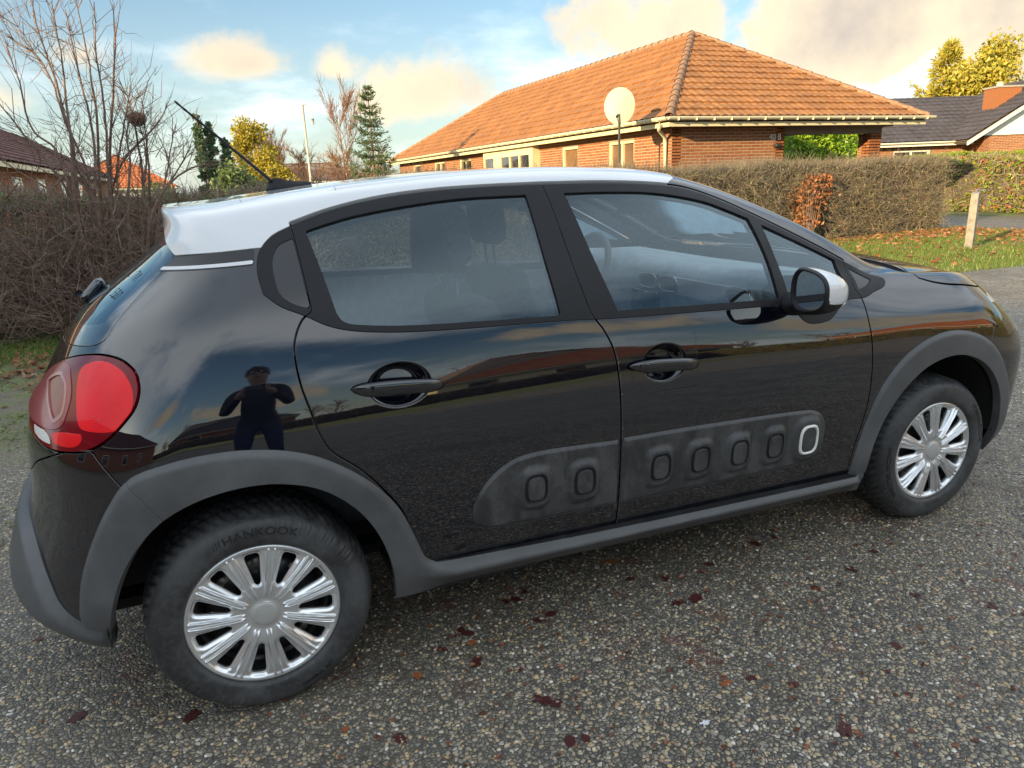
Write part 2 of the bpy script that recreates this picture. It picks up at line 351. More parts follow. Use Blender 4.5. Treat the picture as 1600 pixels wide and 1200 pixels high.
def build_surface(NC=70,NS=430,NT=190):
    fx=np.linspace(-.9,3.6,901); dx=fx[1]-fx[0]
    PX=[];PY=[];PZ=[]
    ph=np.linspace(0,np.pi/2,NC)
    for k,(zl,yl,xr,Rr,nr,xf,Rf,nf) in enumerate(ROWS):
        sg=(0.05 if k<7 else .03)/dx
        Z=gsm(hermite(XN,zl,fx),sg,0); Y=gsm(hermite(XN,yl,fx),sg,0)
        pd=np.linspace(0,np.pi/2,3000)
        def quarter(e):
            c=1-np.clip(np.cos(pd),0,1)**(2/e); q=np.sin(pd)**(2/e); L=np.r_[0,np.cumsum(np.hypot(np.diff(c),1.3*np.diff(q)))]; t=np.linspace(0,L[-1],NC); return np.interp(t,L,c),np.interp(t,L,q)
        c,ya=quarter(nr); xa=xr+Rr*c
        c,yb=quarter(nf); xb=(xf-Rf*c)[::-1]; yb=yb[::-1]
        xm=np.linspace(xr+Rr,xf-Rf,NS+2)[1:-1]
        x=np.r_[xa,xm,xb]; f=np.r_[ya,np.ones(NS),yb]
        PX.append(x); PY.append(-f*np.interp(x,fx,Y)); PZ.append(np.interp(x,fx,Z))
    P=np.stack([np.array(PX),np.array(PY),np.array(PZ)],-1)   # rows x stations x 3
    # natural C2 spline across rows, fixed parameter by mean spacing
    d=np.sqrt((np.diff(P,axis=0)**2).sum(-1)); mid=slice(NC+40,NC+240)
    t=np.r_[0,np.cumsum(d[:,mid].mean(1)**.8)]
    n=len(t);h=np.diff(t)
    A=np.zeros((n,n));B=np.zeros((n,n))
    A[0,0]=A[-1,-1]=1
    for i in range(1,n-1):
        A[i,i-1]=h[i-1];A[i,i]=2*(h[i-1]+h[i]);A[i,i+1]=h[i]
        B[i,i-1]=6/h[i-1];B[i,i]=-6/h[i-1]-6/h[i];B[i,i+1]=6/h[i]
    m=np.tensordot(np.linalg.solve(A,B),P,1)
    tt=np.linspace(0,t[-1],NT); i=np.clip(np.searchsorted(t,tt)-1,0,n-2)
    a=(t[i+1]-tt)[:,None,None]; b=(tt-t[i])[:,None,None]; hh=h[i][:,None,None]
    G=(m[i]*a**3+m[i+1]*b**3)/(6*hh)+(P[i]/hh-m[i]*hh/6)*a+(P[i+1]/hh-m[i+1]*hh/6)*b
    return G
def arclen_u(G):
    # signed arc length along each row from the station nearest x=1
    d=np.sqrt((np.diff(G,axis=1)**2).sum(-1)); s=np.concatenate([np.zeros((len(G),1)),np.cumsum(d,1)],1)
    o=np.array([np.interp(1.0,G[r,:,0],s[r]) for r in range(len(G))])
    return s-o[:,None]
def grid_normals(G):
    du=np.gradient(G,axis=1); dv=np.gradient(G,axis=0)
    n=np.cross(du,dv); l=np.linalg.norm(n,axis=-1,keepdims=True); 
    n=n/np.maximum(l,1e-12)
    return n
def grid_tris(nt,ns):
    i=np.arange(nt*ns).reshape(nt,ns)
    a,b,c,d=i[:-1,:-1],i[:-1,1:],i[1:,1:],i[1:,:-1]
    return np.concatenate([np.stack([a,b,c],-1).reshape(-1,3),np.stack([a,c,d],-1).reshape(-1,3)])
# ------------------------------------------------------------------ cutting panels out of the surface
def spline(pts, n=8, closed=False):
    P = np.asarray(pts, float)
    if len(P) < 3: return P
    Q = np.concatenate([2*P[:1]-P[1:2], P, 2*P[-1:]-P[-2:-1]])
    out = []
    for i in range(1, len(Q)-2):
        p0, p1, p2, p3 = Q[i-1:i+3]; d = [max(np.linalg.norm(b-a), 1e-6)**.5 for a, b in ((p0, p1), (p1, p2), (p2, p3))]
        t0, t1 = 0, d[0]; t2 = t1+d[1]; t3 = t2+d[2]
        t = np.linspace(t1, t2, n, endpoint=False)[:, None]
        A1 = (t1-t)/(t1-t0)*p0+(t-t0)/(t1-t0)*p1; A2 = (t2-t)/(t2-t1)*p1+(t-t1)/(t2-t1)*p2; A3 = (t3-t)/(t3-t2)*p2+(t-t2)/(t3-t2)*p3
        B1 = (t2-t)/(t2-t0)*A1+(t-t0)/(t2-t0)*A2; B2 = (t3-t)/(t3-t1)*A2+(t-t1)/(t3-t1)*A3
        out.append((t2-t)/(t2-t1)*B1+(t-t1)/(t2-t1)*B2)
    out.append(P[-1:]); return np.concatenate(out)
def poly(*segs, r=0.0):
    """closed outline from smooth runs; corners stay sharp where runs meet"""
    P = np.concatenate([spline(s) for s in segs]); d = np.linalg.norm(P-np.roll(P, 1, 0), axis=1); return P[d > 1e-5]
def sdf(X, Z, pg, far=.25):
    pts = np.stack([X, Z], 1); f = np.full(len(pts), far); lo = pg.min(0)-far; hi = pg.max(0)+far
    k = np.where(((pts > lo) & (pts < hi)).all(1))[0]
    if not len(k): return f
    p = pts[k]; d2 = np.full(len(p), 1e9); ins = np.zeros(len(p), bool); a = pg; b = np.roll(pg, -1, 0)
    for i in range(len(a)):
        e = b[i]-a[i]; w = p-a[i]; t = np.clip((w@e)/max(e@e, 1e-12), 0, 1); q = w-t[:, None]*e; d2 = np.minimum(d2, (q*q).sum(1))
        c = (a[i, 1] > p[:, 1]) != (b[i, 1] > p[:, 1])
        if c.any():
            xi = a[i, 0]+(p[:, 1]-a[i, 1])/(b[i, 1]-a[i, 1] if b[i, 1] != a[i, 1] else 1e-12)*e[0]; ins ^= c & (p[:, 0] < xi)
    f[k] = np.minimum(np.sqrt(d2), far)*np.where(ins, -1, 1); return f
class Patch:
    """A: vertex attributes [pos3 nrm3 u ...], T: triangles"""
    def __init__(s, A, T): s.A = A; s.T = T
    x = property(lambda s: s.A[:, 0]); y = property(lambda s: s.A[:, 1]); z = property(lambda s: s.A[:, 2]); u = property(lambda s: s.A[:, 6])
    def copy(s): return Patch(s.A.copy(), s.T.copy())
def clip(p, f):
    """keep f < 0"""
    A, T = p.A, p.T; ins = f < 0; c = ins[T].sum(1)
    keep = [T[c == 3]]; newA = [A]; n0 = len(A); keys = {}
    mixed = T[(c == 1) | (c == 2)]; cm = ins[mixed].sum(1)
    if len(mixed):
        # rotate so that the odd vertex is first
        odd = np.where(cm == 1, ins[mixed].argmax(1), (~ins[mixed]).argmax(1)); r = np.arange(len(mixed))
        a, b, d = mixed[r, odd], mixed[r, (odd+1) % 3], mixed[r, (odd+2) % 3]
        e = np.concatenate([np.stack([a, b], 1), np.stack([a, d], 1)]); es = np.sort(e, 1)
        uq, inv = np.unique(es, axis=0, return_inverse=True); inv = inv.reshape(-1)
        fa, fb = f[uq[:, 0]], f[uq[:, 1]]; t = np.clip(fa/(fa-fb+1e-15), 0, 1)[:, None]
        newA.append(A[uq[:, 0]]*(1-t)+A[uq[:, 1]]*t)
        ab = n0+inv[:len(a)]; ad = n0+inv[len(a):]
        one = cm == 1; two = ~one
        keep.append(np.stack([a[one], ab[one], ad[one]], 1))
        keep.append(np.stack([ab[two], b[two], d[two]], 1)); keep.append(np.stack([ab[two], d[two], ad[two]], 1))
    A2 = np.concatenate(newA); T2 = np.concatenate(keep)
    used, inv = np.unique(T2, return_inverse=True); A2 = A2[used]; T2 = inv.reshape(-1, 3)
    A2[:, 3:6] /= np.maximum(np.linalg.norm(A2[:, 3:6], axis=1, keepdims=True), 1e-9)
    return Patch(A2, T2)
def split(p, pg, gap=.004, axes='xz'):
    g = {'x': p.x, 'z': p.z, 'u': p.u, 'y': np.abs(p.y)}; f = sdf(g[axes[0]], g[axes[1]], pg)
    return clip(p, f+gap/2), clip(p, -f+gap/2)
def vnormals(V, T):
    n = np.cross(V[T[:, 1]]-V[T[:, 0]], V[T[:, 2]]-V[T[:, 0]]); N = np.zeros_like(V)
    for i in range(3): np.add.at(N, T[:, i], n)
    return N/np.maximum(np.linalg.norm(N, axis=1, keepdims=True), 1e-12)
def borders(T):
    e = np.concatenate([T[:, [0, 1]], T[:, [1, 2]], T[:, [2, 0]]]); es = np.sort(e, 1)
    uq, inv, cnt = np.unique(es, axis=0, return_inverse=True, return_counts=True); return e[cnt[inv.reshape(-1)] == 1]
def finish(p, depth=.012, roll=.0015, recompute=False):
    """outer skin + turned-in edges; returns V, T, N"""
    V = p.A[:, :3].copy(); N = p.A[:, 3:6].copy(); T = p.T
    if recompute:
        N2 = vnormals(V, T); N = N2*np.sign((N2*N).sum(1, keepdims=True)+1e-9)
    fn = np.cross(V[T[:, 1]]-V[T[:, 0]], V[T[:, 2]]-V[T[:, 0]]); flip = (fn*N[T[:, 0]]).sum(1) < 0
    T = T.copy(); T[flip] = T[flip][:, ::-1]
    if depth:
        e = borders(T); e = e[(np.abs(V[e[:, 0], 1]) > 1e-4) | (np.abs(V[e[:, 1], 1]) > 1e-4)]
        ev, inv = np.unique(e, return_inverse=True); inv = inv.reshape(-1, 2)
        out = np.zeros((len(ev), 3)); d = V[e[:, 1]]-V[e[:, 0]]; d /= np.maximum(np.linalg.norm(d, axis=1, keepdims=True), 1e-9)
        o = np.cross(d, (N[e[:, 0]]+N[e[:, 1]])/2)
        np.add.at(out, inv[:, 0], o); np.add.at(out, inv[:, 1], o); out /= np.maximum(np.linalg.norm(out, axis=1, keepdims=True), 1e-9)
        n0 = len(V); k = len(ev); e0 = V[ev]; n_ = N[ev].copy(); pn = p.A[ev, 3:6]; w = roll
        if roll:
            m_ = (n_+out); m_ /= np.maximum(np.linalg.norm(m_, axis=1, keepdims=True), 1e-9)
            rings = [(e0, n_), (e0+out*w*.7-pn*w*.3, m_), (e0+out*w-pn*w, out), (e0+out*w-pn*depth, out)]
        else: rings = [(e0, out), (e0-pn*depth, out)]
        base = []
        for pos, nr_ in rings: base.append(len(V)); V = np.concatenate([V, pos]); N = np.concatenate([N, nr_])
        for r in range(len(rings)-1):
            a, b, c_, d_ = base[r]+inv[:, 0], base[r]+inv[:, 1], base[r+1]+inv[:, 0], base[r+1]+inv[:, 1]
            T = np.concatenate([T, np.stack([b, a, c_], 1), np.stack([b, c_, d_], 1)])
    return V, T, N
def mirrored(V, T, N): return V*[1, -1, 1], T[:, ::-1], N*[1, -1, 1]
def panel(name, p, mat, parent, side=0, **k):
    """side -1 right, +1 left, 0 both halves in one mesh"""
    V, T, N = finish(p, **k)
    if side == 0:
        V2, T2, N2 = mirrored(V, T, N); n = len(V); V, T, N = np.concatenate([V, V2]), np.concatenate([T, T2+n]), np.concatenate([N, N2])
    elif side > 0: V, T, N = mirrored(V, T, N)
    return link(name, np_mesh(name, V, T, mat, True, N), parent)
def refine(p, mask, levels=1):
    for _ in range(levels):
        c = mask(p.A[p.T].mean(1)); A, T = p.A, p.T; q = T[c]; e = np.sort(np.concatenate([q[:, [0, 1]], q[:, [1, 2]], q[:, [2, 0]]]), 1); uq, inv = np.unique(e, axis=0, return_inverse=True); inv = inv.reshape(-1)+len(A); n = len(q)
        M_ = (A[uq[:, 0]]+A[uq[:, 1]])/2; a, b, d = inv[:n], inv[n:2*n], inv[2*n:]
        p = Patch(np.concatenate([A, M_]), np.concatenate([T[~c], np.stack([q[:, 0], a, d], 1), np.stack([a, q[:, 1], b], 1), np.stack([d, b, q[:, 2]], 1), np.stack([a, b, d], 1)])); p.A[:, 3:6] /= np.maximum(np.linalg.norm(p.A[:, 3:6], axis=1, keepdims=True), 1e-9)
    return p
def smooth01(t): t = np.clip(t, 0, 1); return t*t*(3-2*t)
def offset(p, d):
    q = p.copy(); q.A[:, :3] += q.A[:, 3:6]*(np.asarray(d)[:, None] if np.ndim(d) else d); return q
# ------------------------------------------------------------------ the parked car
car = thing('parked_car', 'glossy black five-door hatchback with white roof parked on the gravelly asphalt', 'car')
def build_body():
    G = build_surface(95, 470, 250); NN = grid_normals(G); UU = arclen_u(G)
    global SURF; SURF = G
    nt, ns = G.shape[:2]; nrm = NN.reshape(-1, 3)
    V = G.reshape(-1, 3); c = np.array([1.2, 0, .7]); sg = np.sign(((V-c)*nrm).sum(1)); nrm = nrm*np.where(np.median(sg) < 0, -1, 1)
    nrm[np.abs(V[:, 1]) < 1e-6, 1] = 0; nrm /= np.maximum(np.linalg.norm(nrm, axis=1, keepdims=True), 1e-9)
    bad = (nrm**2).sum(1) < .5; nrm[bad] = [0, 0, 1]
    T = grid_tris(nt, ns); ar = np.linalg.norm(np.cross(V[T[:, 1]]-V[T[:, 0]], V[T[:, 2]]-V[T[:, 0]]), axis=1); T = T[ar > 1e-10]
    rest = Patch(np.concatenate([V, nrm, UU.reshape(-1, 1)], 1), T)
    # --- outlines in side view (x, z); (u, z) round the rear corner
    dloQ = [(.106,1.134),(.101,1.185),(.112,1.230),(.149,1.268),(.209,1.294)]
    dloT = [(.209,1.294),(.310,1.324),(.449,1.350),(.590,1.364),(.735,1.370),(.956,1.371),(1.184,1.367),(1.381,1.354),(1.474,1.340),(1.576,1.307),(1.716,1.246),(1.900,1.158),(2.083,1.066),(2.21,1.008)]
    dloF = [(2.21,1.008),(2.262,.990),(2.245,.972),(2.170,.956),(2.115,.943),(2.05,.945)]
    mirB = [(2.05,.945),(2.000,.935),(1.960,.905),(1.926,.887),(1.843,.884),(1.809,.899),(1.765,.956)]
    dloB = [(1.755,.955),(1.410,.967),(1.095,.979),(.914,.990),(.633,1.000),(.432,1.011),(.307,1.028),(.249,1.046),(.195,1.076),(.141,1.103),(.106,1.134)]
    DLO = poly(dloQ, dloT, dloF, mirB, dloB)
    midgap = [(.956,1.378),(.975,1.174),(1.011,1.001),(1.043,.950),(1.068,.891),(1.080,.795),(1.081,.583),(1.079,.309)]
    RD = poly(midgap, [(1.079,.309),(.475,.335)], [(.475,.335),(.446,.360),(.419,.411),(.388,.521),(.340,.599),(.281,.672),(.213,.735),(.190,.785),(.176,.841),(.160,.916),(.157,.987),(.165,1.026),(.190,1.068),(.216,1.084)],
              [(.216,1.084),(.207,1.272),(.204,1.30)], [(.204,1.30),(.310,1.330),(.449,1.356),(.590,1.370),(.735,1.376),(.956,1.378)])
    FD = poly(midgap[::-1], [(.956,1.378),(1.184,1.374),(1.381,1.361),(1.474,1.347),(1.576,1.314),(1.716,1.253),(1.900,1.165),(2.087,1.071)],
              [(2.087,1.071),(2.080,.976),(2.098,.944),(2.108,.851),(2.115,.784),(2.119,.678),(2.112,.560),(2.077,.387),(2.073,.281)], [(2.073,.281),(1.079,.309)])
    AR = [(-.367,.317),(-.347,.400),(-.311,.486),(-.263,.561),(-.200,.624),(-.116,.663),(-.015,.680),(.079,.674),(.175,.640),(.252,.576),(.304,.500),(.338,.410),(.356,.316),(.362,.10)]
    AF = [(2.176,.10),(2.164,.269),(2.164,.393),(2.203,.503),(2.277,.595),(2.379,.662),(2.492,.690),(2.596,.686),(2.711,.642),(2.805,.562),(2.870,.464),(2.915,.314),(2.925,.10)]
    oR = poly(AR, [(.362,.10),(-.38,.10)]); oF = poly(AF, [(2.925,.10),(2.176,.10)])
    aoR = poly([(-.429,.382),(-.410,.469),(-.373,.559),(-.319,.658),(-.258,.733),(-.173,.762),(-.065,.773),(.027,.768),(.121,.748),(.204,.710),(.314,.622),(.380,.531),(.420,.429),(.447,.360),(.478,.3345)],
               [(.478,.3345),(1.079,.308),(2.08,.280)], [(2.08,.280),(2.20,.27),(2.20,.05)], [(2.20,.05),(-.43,.05)], [(-.43,.05),(-.429,.382)])
    aoF = poly([(2.070,.20),(2.085,.287),(2.093,.395),(2.120,.507),(2.168,.612),(2.263,.708),(2.386,.765),(2.525,.784),(2.654,.764),(2.751,.720),(2.827,.656),(2.901,.560),(2.965,.450),(3.0,.336),(3.01,.05)], [(3.01,.05),(2.070,.05)])
    rest = split(rest, oR, 0)[1]; rest = split(rest, oF, 0)[1]
    # --- grey cladding
    cl = poly([(-1.372,.335),(-1.445,.356),(-1.499,.396),(-1.557,.457),(-1.685,.532),(-1.972,.552),(-2.6,.556)], [(-2.6,.556),(-2.6,.0)], [(-2.6,0),(-1.30,0)], [(-1.30,0),(-1.33,.24),(-1.372,.335)])
    clad, rest = split(rest, cl, .002, 'uz')
    archR, rest = split(rest, aoR, .002); archF, rest = split(rest, aoF, .002)
    def proud(p, pg, axes='xz', h=.010, w=.016):
        g = {'x': p.x, 'z': p.z, 'u': p.u}; f = sdf(g[axes[0]], g[axes[1]], pg); return offset(p, .002+h*smooth01(-f/w))
    clad = proud(clad, cl, 'uz', .022, .03)
    seam = np.array([(-.315,.805),(-.240,.691),(-.192,.615)])
    fs = (archR.x+.240)*.84-(archR.z-.691)*-.55
    a1 = clip(archR, fs+.0015); a2 = clip(archR, -fs+.0015)
    for q, n in ((a1, 'bumper_arch_trim'), (a2, 'arch_and_sill_trim')):
        q = proud(q, aoR)
        # the sill folds: a bright upper shelf over a darker undercut
        t = smooth01((q.x-.40)/.14)*smooth01((2.15-q.x)/.05); sd_ = .3415-.0345*(q.x-.475)/1.6-q.z; q.A[:, 1] -= t*(.034*np.clip(sd_/.040, 0, 1)-np.clip(sd_-.048, 0, .08)*.75)
        for sd in (-1, 1): panel(n, q, M_CLAD, car, sd, depth=.03, recompute=True)
    q = proud(archF, aoF)
    for sd in (-1, 1):
        panel('front_arch_trim', q, M_CLAD, car, sd, depth=.03, recompute=True)
    panel('rear_bumper_cladding', clad, M_CLAD, car, 0, depth=.03, recompute=True)
    # --- tail lamp
    LP = poly([(-1.216,.963),(-1.225,.978),(-1.259,.998),(-1.317,1.006),(-1.394,1.002),(-1.509,.984),(-1.631,.955),(-1.745,.91),(-1.80,.86),(-1.785,.82),(-1.72,.795),(-1.605,.785),(-1.524,.781),(-1.442,.785),(-1.364,.797),(-1.308,.822),(-1.259,.862),(-1.225,.900),(-1.213,.937),(-1.216,.963)])
    lamp, rest = split(rest, LP, .006, 'uz')
    lamp = offset(lamp, .004+.012*smooth01(-sdf(lamp.u, lamp.z, LP)/.05))
    BR = poly([(-1.402,.980),(-1.345,.994),(-1.29,.991),(-1.248,.973),(-1.230,.943),(-1.230,.908),(-1.245,.877),(-1.280,.848),(-1.335,.845),(-1.375,.855),(-1.394,.90),(-1.402,.94),(-1.402,.980)])
    OV = poly([(-1.76,.890),(-1.70,.930),(-1.58,.962),(-1.50,.972),(-1.448,.960),(-1.422,.920),(-1.428,.878),(-1.445,.848),(-1.49,.835),(-1.58,.833),(-1.68,.836),(-1.735,.85),(-1.75,.885)])
    LW = poly([(-1.490,.829),(-1.425,.836),(-1.370,.8375)], [(-1.370,.8375),(-1.378,.818),(-1.41,.803),(-1.46,.800),(-1.490,.804)], [(-1.490,.804),(-1.490,.829)])
    WH = poly([(-1.625,.824),(-1.535,.826)], [(-1.535,.826),(-1.512,.815),(-1.508,.796)], [(-1.508,.796),(-1.57,.796),(-1.628,.802)], [(-1.628,.802),(-1.625,.824)])
    br, lamp = split(lamp, BR, 0, 'uz'); ov, lamp = split(lamp, OV, 0, 'uz'); lw, lamp = split(lamp, LW, .001, 'uz'); wh, lamp = split(lamp, WH, .001, 'uz')
    IN = poly([(-1.50,.957),(-1.452,.935),(-1.440,.90)], [(-1.440,.90),(-1.445,.87),(-1.485,.846)], [(-1.485,.846),(-1.55,.89),(-1.60,.930)], [(-1.60,.930),(-1.55,.948),(-1.50,.957)])
    ed, ov2 = split(ov, IN, 0, 'uz'); IN2 = IN.mean(0)+(IN-IN.mean(0))*.86; amb, edge = split(ed, IN2, 0, 'uz')
    for sd in (-1, 1):
        L = panel('tail_lamp', lamp, M_LENS, car, sd, depth=.03, roll=0)
        panel('brake_light', offset(br, .0005), M_LENSB, L, sd, depth=.004, roll=.001)
        panel('side_light', offset(ov2, .002), M_LENSO, L, sd, depth=.004, roll=.001)
        panel('turn_signal', offset(amb, -.001), M_LENSA, L, sd, depth=.004, roll=0); panel('facet_rim', offset(edge, .003), M_LENSE, L, sd, depth=.004, roll=.001)
        for k_, (za, zb) in enumerate(((.868, .8695), (.878, .8792))):  # thin pink strips: highlight lines painted onto the brake light
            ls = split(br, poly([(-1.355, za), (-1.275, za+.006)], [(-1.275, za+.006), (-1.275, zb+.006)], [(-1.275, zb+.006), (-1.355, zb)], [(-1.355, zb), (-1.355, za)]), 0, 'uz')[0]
            if len(ls.T): panel('highlight_strip', offset(ls, .002), M_LENSE, L, sd, depth=.001, roll=0)
        panel('reflector', offset(lw, .0005), M_LENSB, L, sd, depth=.004, roll=.001); panel('reversing_light', offset(wh, .0005), M_LENSW, L, sd, depth=.004, roll=.001)
    # --- rear bumper skin, split from the quarter by the seam under the lamp
    BP = poly([(-1.235,.66),(-1.20,.60)], [(-1.20,.60),(-1.20,.0)], [(-1.20,0),(-2.7,0)], [(-2.7,0),(-2.7,.665)], [(-2.7,.665),(-1.80,.665),(-1.60,.74),(-1.40,.795),(-1.352,.797)], [(-1.352,.797),(-1.235,.66)])
    bump, rest = split(rest, BP, .006, 'uz')
    panel('rear_bumper', bump, M_PAINT, car, 0, depth=.02)
    # --- side window band
    dlo, rest = split(rest, DLO, .003)
    GR = poly([(.239,1.278),(.303,1.295),(.370,1.309),(.508,1.328),(.687,1.343),(.892,1.345)], [(.892,1.345),(.895,1.175),(.910,1.006)], [(.910,1.006),(.636,1.016),(.435,1.027),(.341,1.038),(.305,1.045),(.285,1.056),(.275,1.075)], [(.275,1.075),(.257,1.180),(.239,1.278)])
    GF = poly([(1.015,1.345),(1.169,1.343),(1.345,1.332),(1.525,1.298),(1.614,1.266),(1.692,1.234)], [(1.692,1.234),(1.715,1.113),(1.724,.977)], [(1.724,.977),(1.490,.985),(1.099,1.000)], [(1.099,1.000),(1.050,1.168),(1.015,1.345)])
    GQ = poly([(1.738,1.213),(1.893,1.143),(2.040,1.074)], [(2.040,1.074),(2.041,.978)], [(2.041,.978),(1.766,.984)], [(1.766,.984),(1.738,1.213)])
    QW = poly([(.204,1.262),(.163,1.245),(.143,1.214),(.139,1.171),(.146,1.131),(.170,1.108),(.213,1.090)], [(.213,1.090),(.204,1.262)])
    TR = poly([(2.100,1.042),(2.185,.995)], [(2.185,.995),(2.14,.978),(2.098,.972)], [(2.098,.972),(2.100,1.042)])
    gr, dlo = split(dlo, GR, .001); gf, dlo = split(dlo, GF, .001); gq, dlo = split(dlo, GQ, .001); qw, dlo = split(dlo, QW, .002); tr, dlo = split(dlo, TR, .002)
    frR, dlo = split(dlo, RD, .004); frF, dlo = split(dlo, FD, .004)
    rd, rest = split(rest, RD, .007); fd, rest = split(rest, FD, .007)
    # door skins: handle bowls pressed in
    def bowl(p, cx, cz, rx, rz, dep):
        r = np.sqrt(((p.x-cx)/rx)**2+((p.z-cz-.10*0*(p.x-cx))/rz)**2); q = p.copy(); d = dep*smooth01((1-r)/.46)
        q.A[:, 1] += d; return q
    near = lambda cx, cz: (lambda m: (np.abs(m[:, 0]-cx) < .12) & (np.abs(m[:, 2]-cz) < .085))
    rd = refine(rd, near(.412, .878), 2); fd = refine(fd, near(1.245, .829), 2)
    rd = bowl(rd, .412, .878, .088, .060, .040); fd = bowl(fd, 1.245, .829, .084, .060, .040)
    # soft plastic side guards: shallow raised panel with seven capsules
    gR = poly([(1.073,.612),(.768,.622),(.707,.608),(.646,.569),(.605,.515),(.590,.470),(.597,.435),(.628,.412),(.673,.406)], [(.673,.406),(.782,.401),(1.073,.396)], [(1.073,.396),(1.073,.612)])
    gF = poly([(1.087,.615),(1.378,.608),(1.80,.589),(1.845,.584),(1.890,.565),(1.914,.528),(1.918,.48),(1.914,.44),(1.896,.408),(1.844,.385),(1.78,.384)], [(1.78,.384),(1.398,.387),(1.087,.393)], [(1.087,.393),(1.087,.615)])
    caps = [(.785,.513,.074,.092),(.947,.503,.074,.094),(1.219,.496,.075,.094),(1.372,.492,.075,.094),(1.530,.487,.074,.094),(1.680,.484,.074,.094),(1.828,.482,.084,.110)]
    guards = []
    for pan, gp in ((rd, gR), (fd, gF)):
        g, hole = split(pan, gp, .002); guards.append((g, gp))
        pan.A, pan.T = hole.A, hole.T
    def squircle(cx, cz, w, h, n=48, e=3.2):
        a = np.linspace(0, 2*np.pi, n, endpoint=False); c, s = np.cos(a), np.sin(a)
        return np.stack([cx+w/2*np.sign(c)*np.abs(c)**(2/e)-.10*(0)*s, cz+h/2*np.sign(s)*np.abs(s)**(2/e)], 1)
    names = (('rear_door', rd, frR, [('window_glass', gr)], guards[0], caps[:2]), ('front_door', fd, frF, [('window_glass', gf), ('quarter_light_glass', gq)], guards[1], caps[2:]))
    for sd in (-1, 1):
        for nm, skin, frame, glasses, (gd, gp), cps in names:
            d = panel(nm, skin, M_PAINT, car, sd, depth=.025, recompute=True)
            panel('window_frame', offset(frame, .001), M_TRIM, d, sd, depth=.03)
            for gn, g in glasses: panel(gn, offset(g, -.006), M_GLASS, d, sd, depth=0)
            gd = refine(gd, lambda m: np.ones(len(m), bool), 1)
            for cx, cz, w, h in cps: gd = refine(gd, lambda m: (np.abs(m[:, 0]-cx) < w*.72) & (np.abs(m[:, 2]-cz) < h*.72), 1)
            f = sdf(gd.x, gd.z, gp); gg = offset(gd, .008*smooth01(-f/.010))
            for cx, cz, w, h in cps:
                sq = squircle(cx, cz, w*1.66, h*1.66); fc = sdf(gg.x, gg.z, sq); gg = offset(gg, .012*smooth01(-fc/.026))
            for ci, (cx, cz, w, h) in enumerate(cps):
                sq = squircle(cx, cz, w, h); cp, gg = split(gg, sq, .001)
                last = nm == 'front_door' and ci == len(cps)-1
                inn = squircle(cx, cz, w-.022, h-.022); core, ring = split(cp, inn, .0005)
                fr = sdf(ring.x, ring.z, inn); fo = -sdf(ring.x, ring.z, sq)
                panel('guard_capsule', offset(core, .002), M_BUMPER, d, sd, depth=.006, recompute=True)
                panel('capsule_ring', offset(ring, (.005 if last else -.0028)*np.minimum(smooth01(fr/.004), smooth01(fo/.004))+.0005), M_RING if last else M_TRIM, d, sd, depth=.006, recompute=True)
            panel('side_guard', gg, M_BUMPER, d, sd, depth=.01, recompute=True)
            door_handle(d, nm, sd)
            # inner trim card
            ic = offset(clip(skin, -(skin.z-.36)), -.055)
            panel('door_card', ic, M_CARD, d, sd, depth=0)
            if nm == 'rear_door' : pass
        q = panel('quarter_window', offset(qw, -.001), M_DARKGLASS, car, sd, depth=.004); panel('corner_plate', offset(tr, -.002), M_CLAD, car, sd, depth=.004)
        panel('window_surround', offset(clip(dlo, dlo.x-1.0), .001), M_TRIM, car, sd, depth=.02); panel('pillar_surround', offset(clip(dlo, 1.0-dlo.x), .001), M_TRIM, car, sd, depth=.02)
    # --- roof, rear window, windscreen, bonnet
    zl = lambda u: np.interp(u, [-2.2,-1.26,-1.19,-1.129,-1.02,-.893,-.85,3], [1.294,1.292,1.262,1.229,1.236,1.243,1.243,1.243])
    xf = 1.381+(rest.z-1.354)*6.7
    fr = np.maximum(zl(rest.u)-rest.z, np.minimum(rest.x, 9)-np.maximum(xf, 1.2)); fr = np.where(rest.x > 1.7, .2, fr)
    fr = np.where((rest.x < 1.7) & (rest.z > 1.30) & (rest.x > 1.0), np.maximum(fr, rest.x-np.interp(np.abs(rest.y), [0, .3, .5, .56, .62], [1.515, 1.505, 1.487, 1.46, 1.381])), fr)
    roof = clip(rest, fr+.0008); rest = clip(rest, -fr+.0008)
    t = smooth01((.02-roof.x)/.11)*smooth01((roof.z-1.215)/.05); roof = offset(roof, .002); roof.A[:, 0] -= .012*t; roof.A[:, 2] += .004*t
    # groove strips along the roof edges
    gx = smooth01((roof.x-.33)/.02)*smooth01((1.40-roof.x)/.1); roof.A[:, 2] -= .006*gx*np.exp(-((np.abs(roof.y)-.50)/.010)**2)
    for pg in (poly([(.0945,.37),(.0995,.37)], [(.0995,.37),(.0995,.495)], [(.0995,.495),(.0945,.495)], [(.0945,.495),(.0945,.37)]), poly([(.352,.44),(.357,.44)], [(.357,.44),(.357,.50)], [(.357,.50),(.352,.50)], [(.352,.50),(.352,.44)]),
               poly([(-.079,.512),(-.019,.494),(.028,.490),(.0945,.490)], [(.0945,.490),(.0945,.4882)], [(.0945,.4882),(.028,.4882),(-.019,.4920),(-.080,.5095)], [(-.080,.5095),(-.079,.512)])):
        jt, roof = split(roof, pg, 0, 'xy')
        if len(jt.T):
            for sd in (-1, 1): panel('roof_joint', offset(jt, -.004), M_SEAM, car, sd, depth=0)
    panel('roof', roof, M_WHITE, car, 0, depth=.012, recompute=True)
    lin = clip(roof, .03-roof.x); lin = clip(lin, 1.29-lin.z); panel('headliner', offset(lin, -.03), M_LINER, car, 0, depth=0)
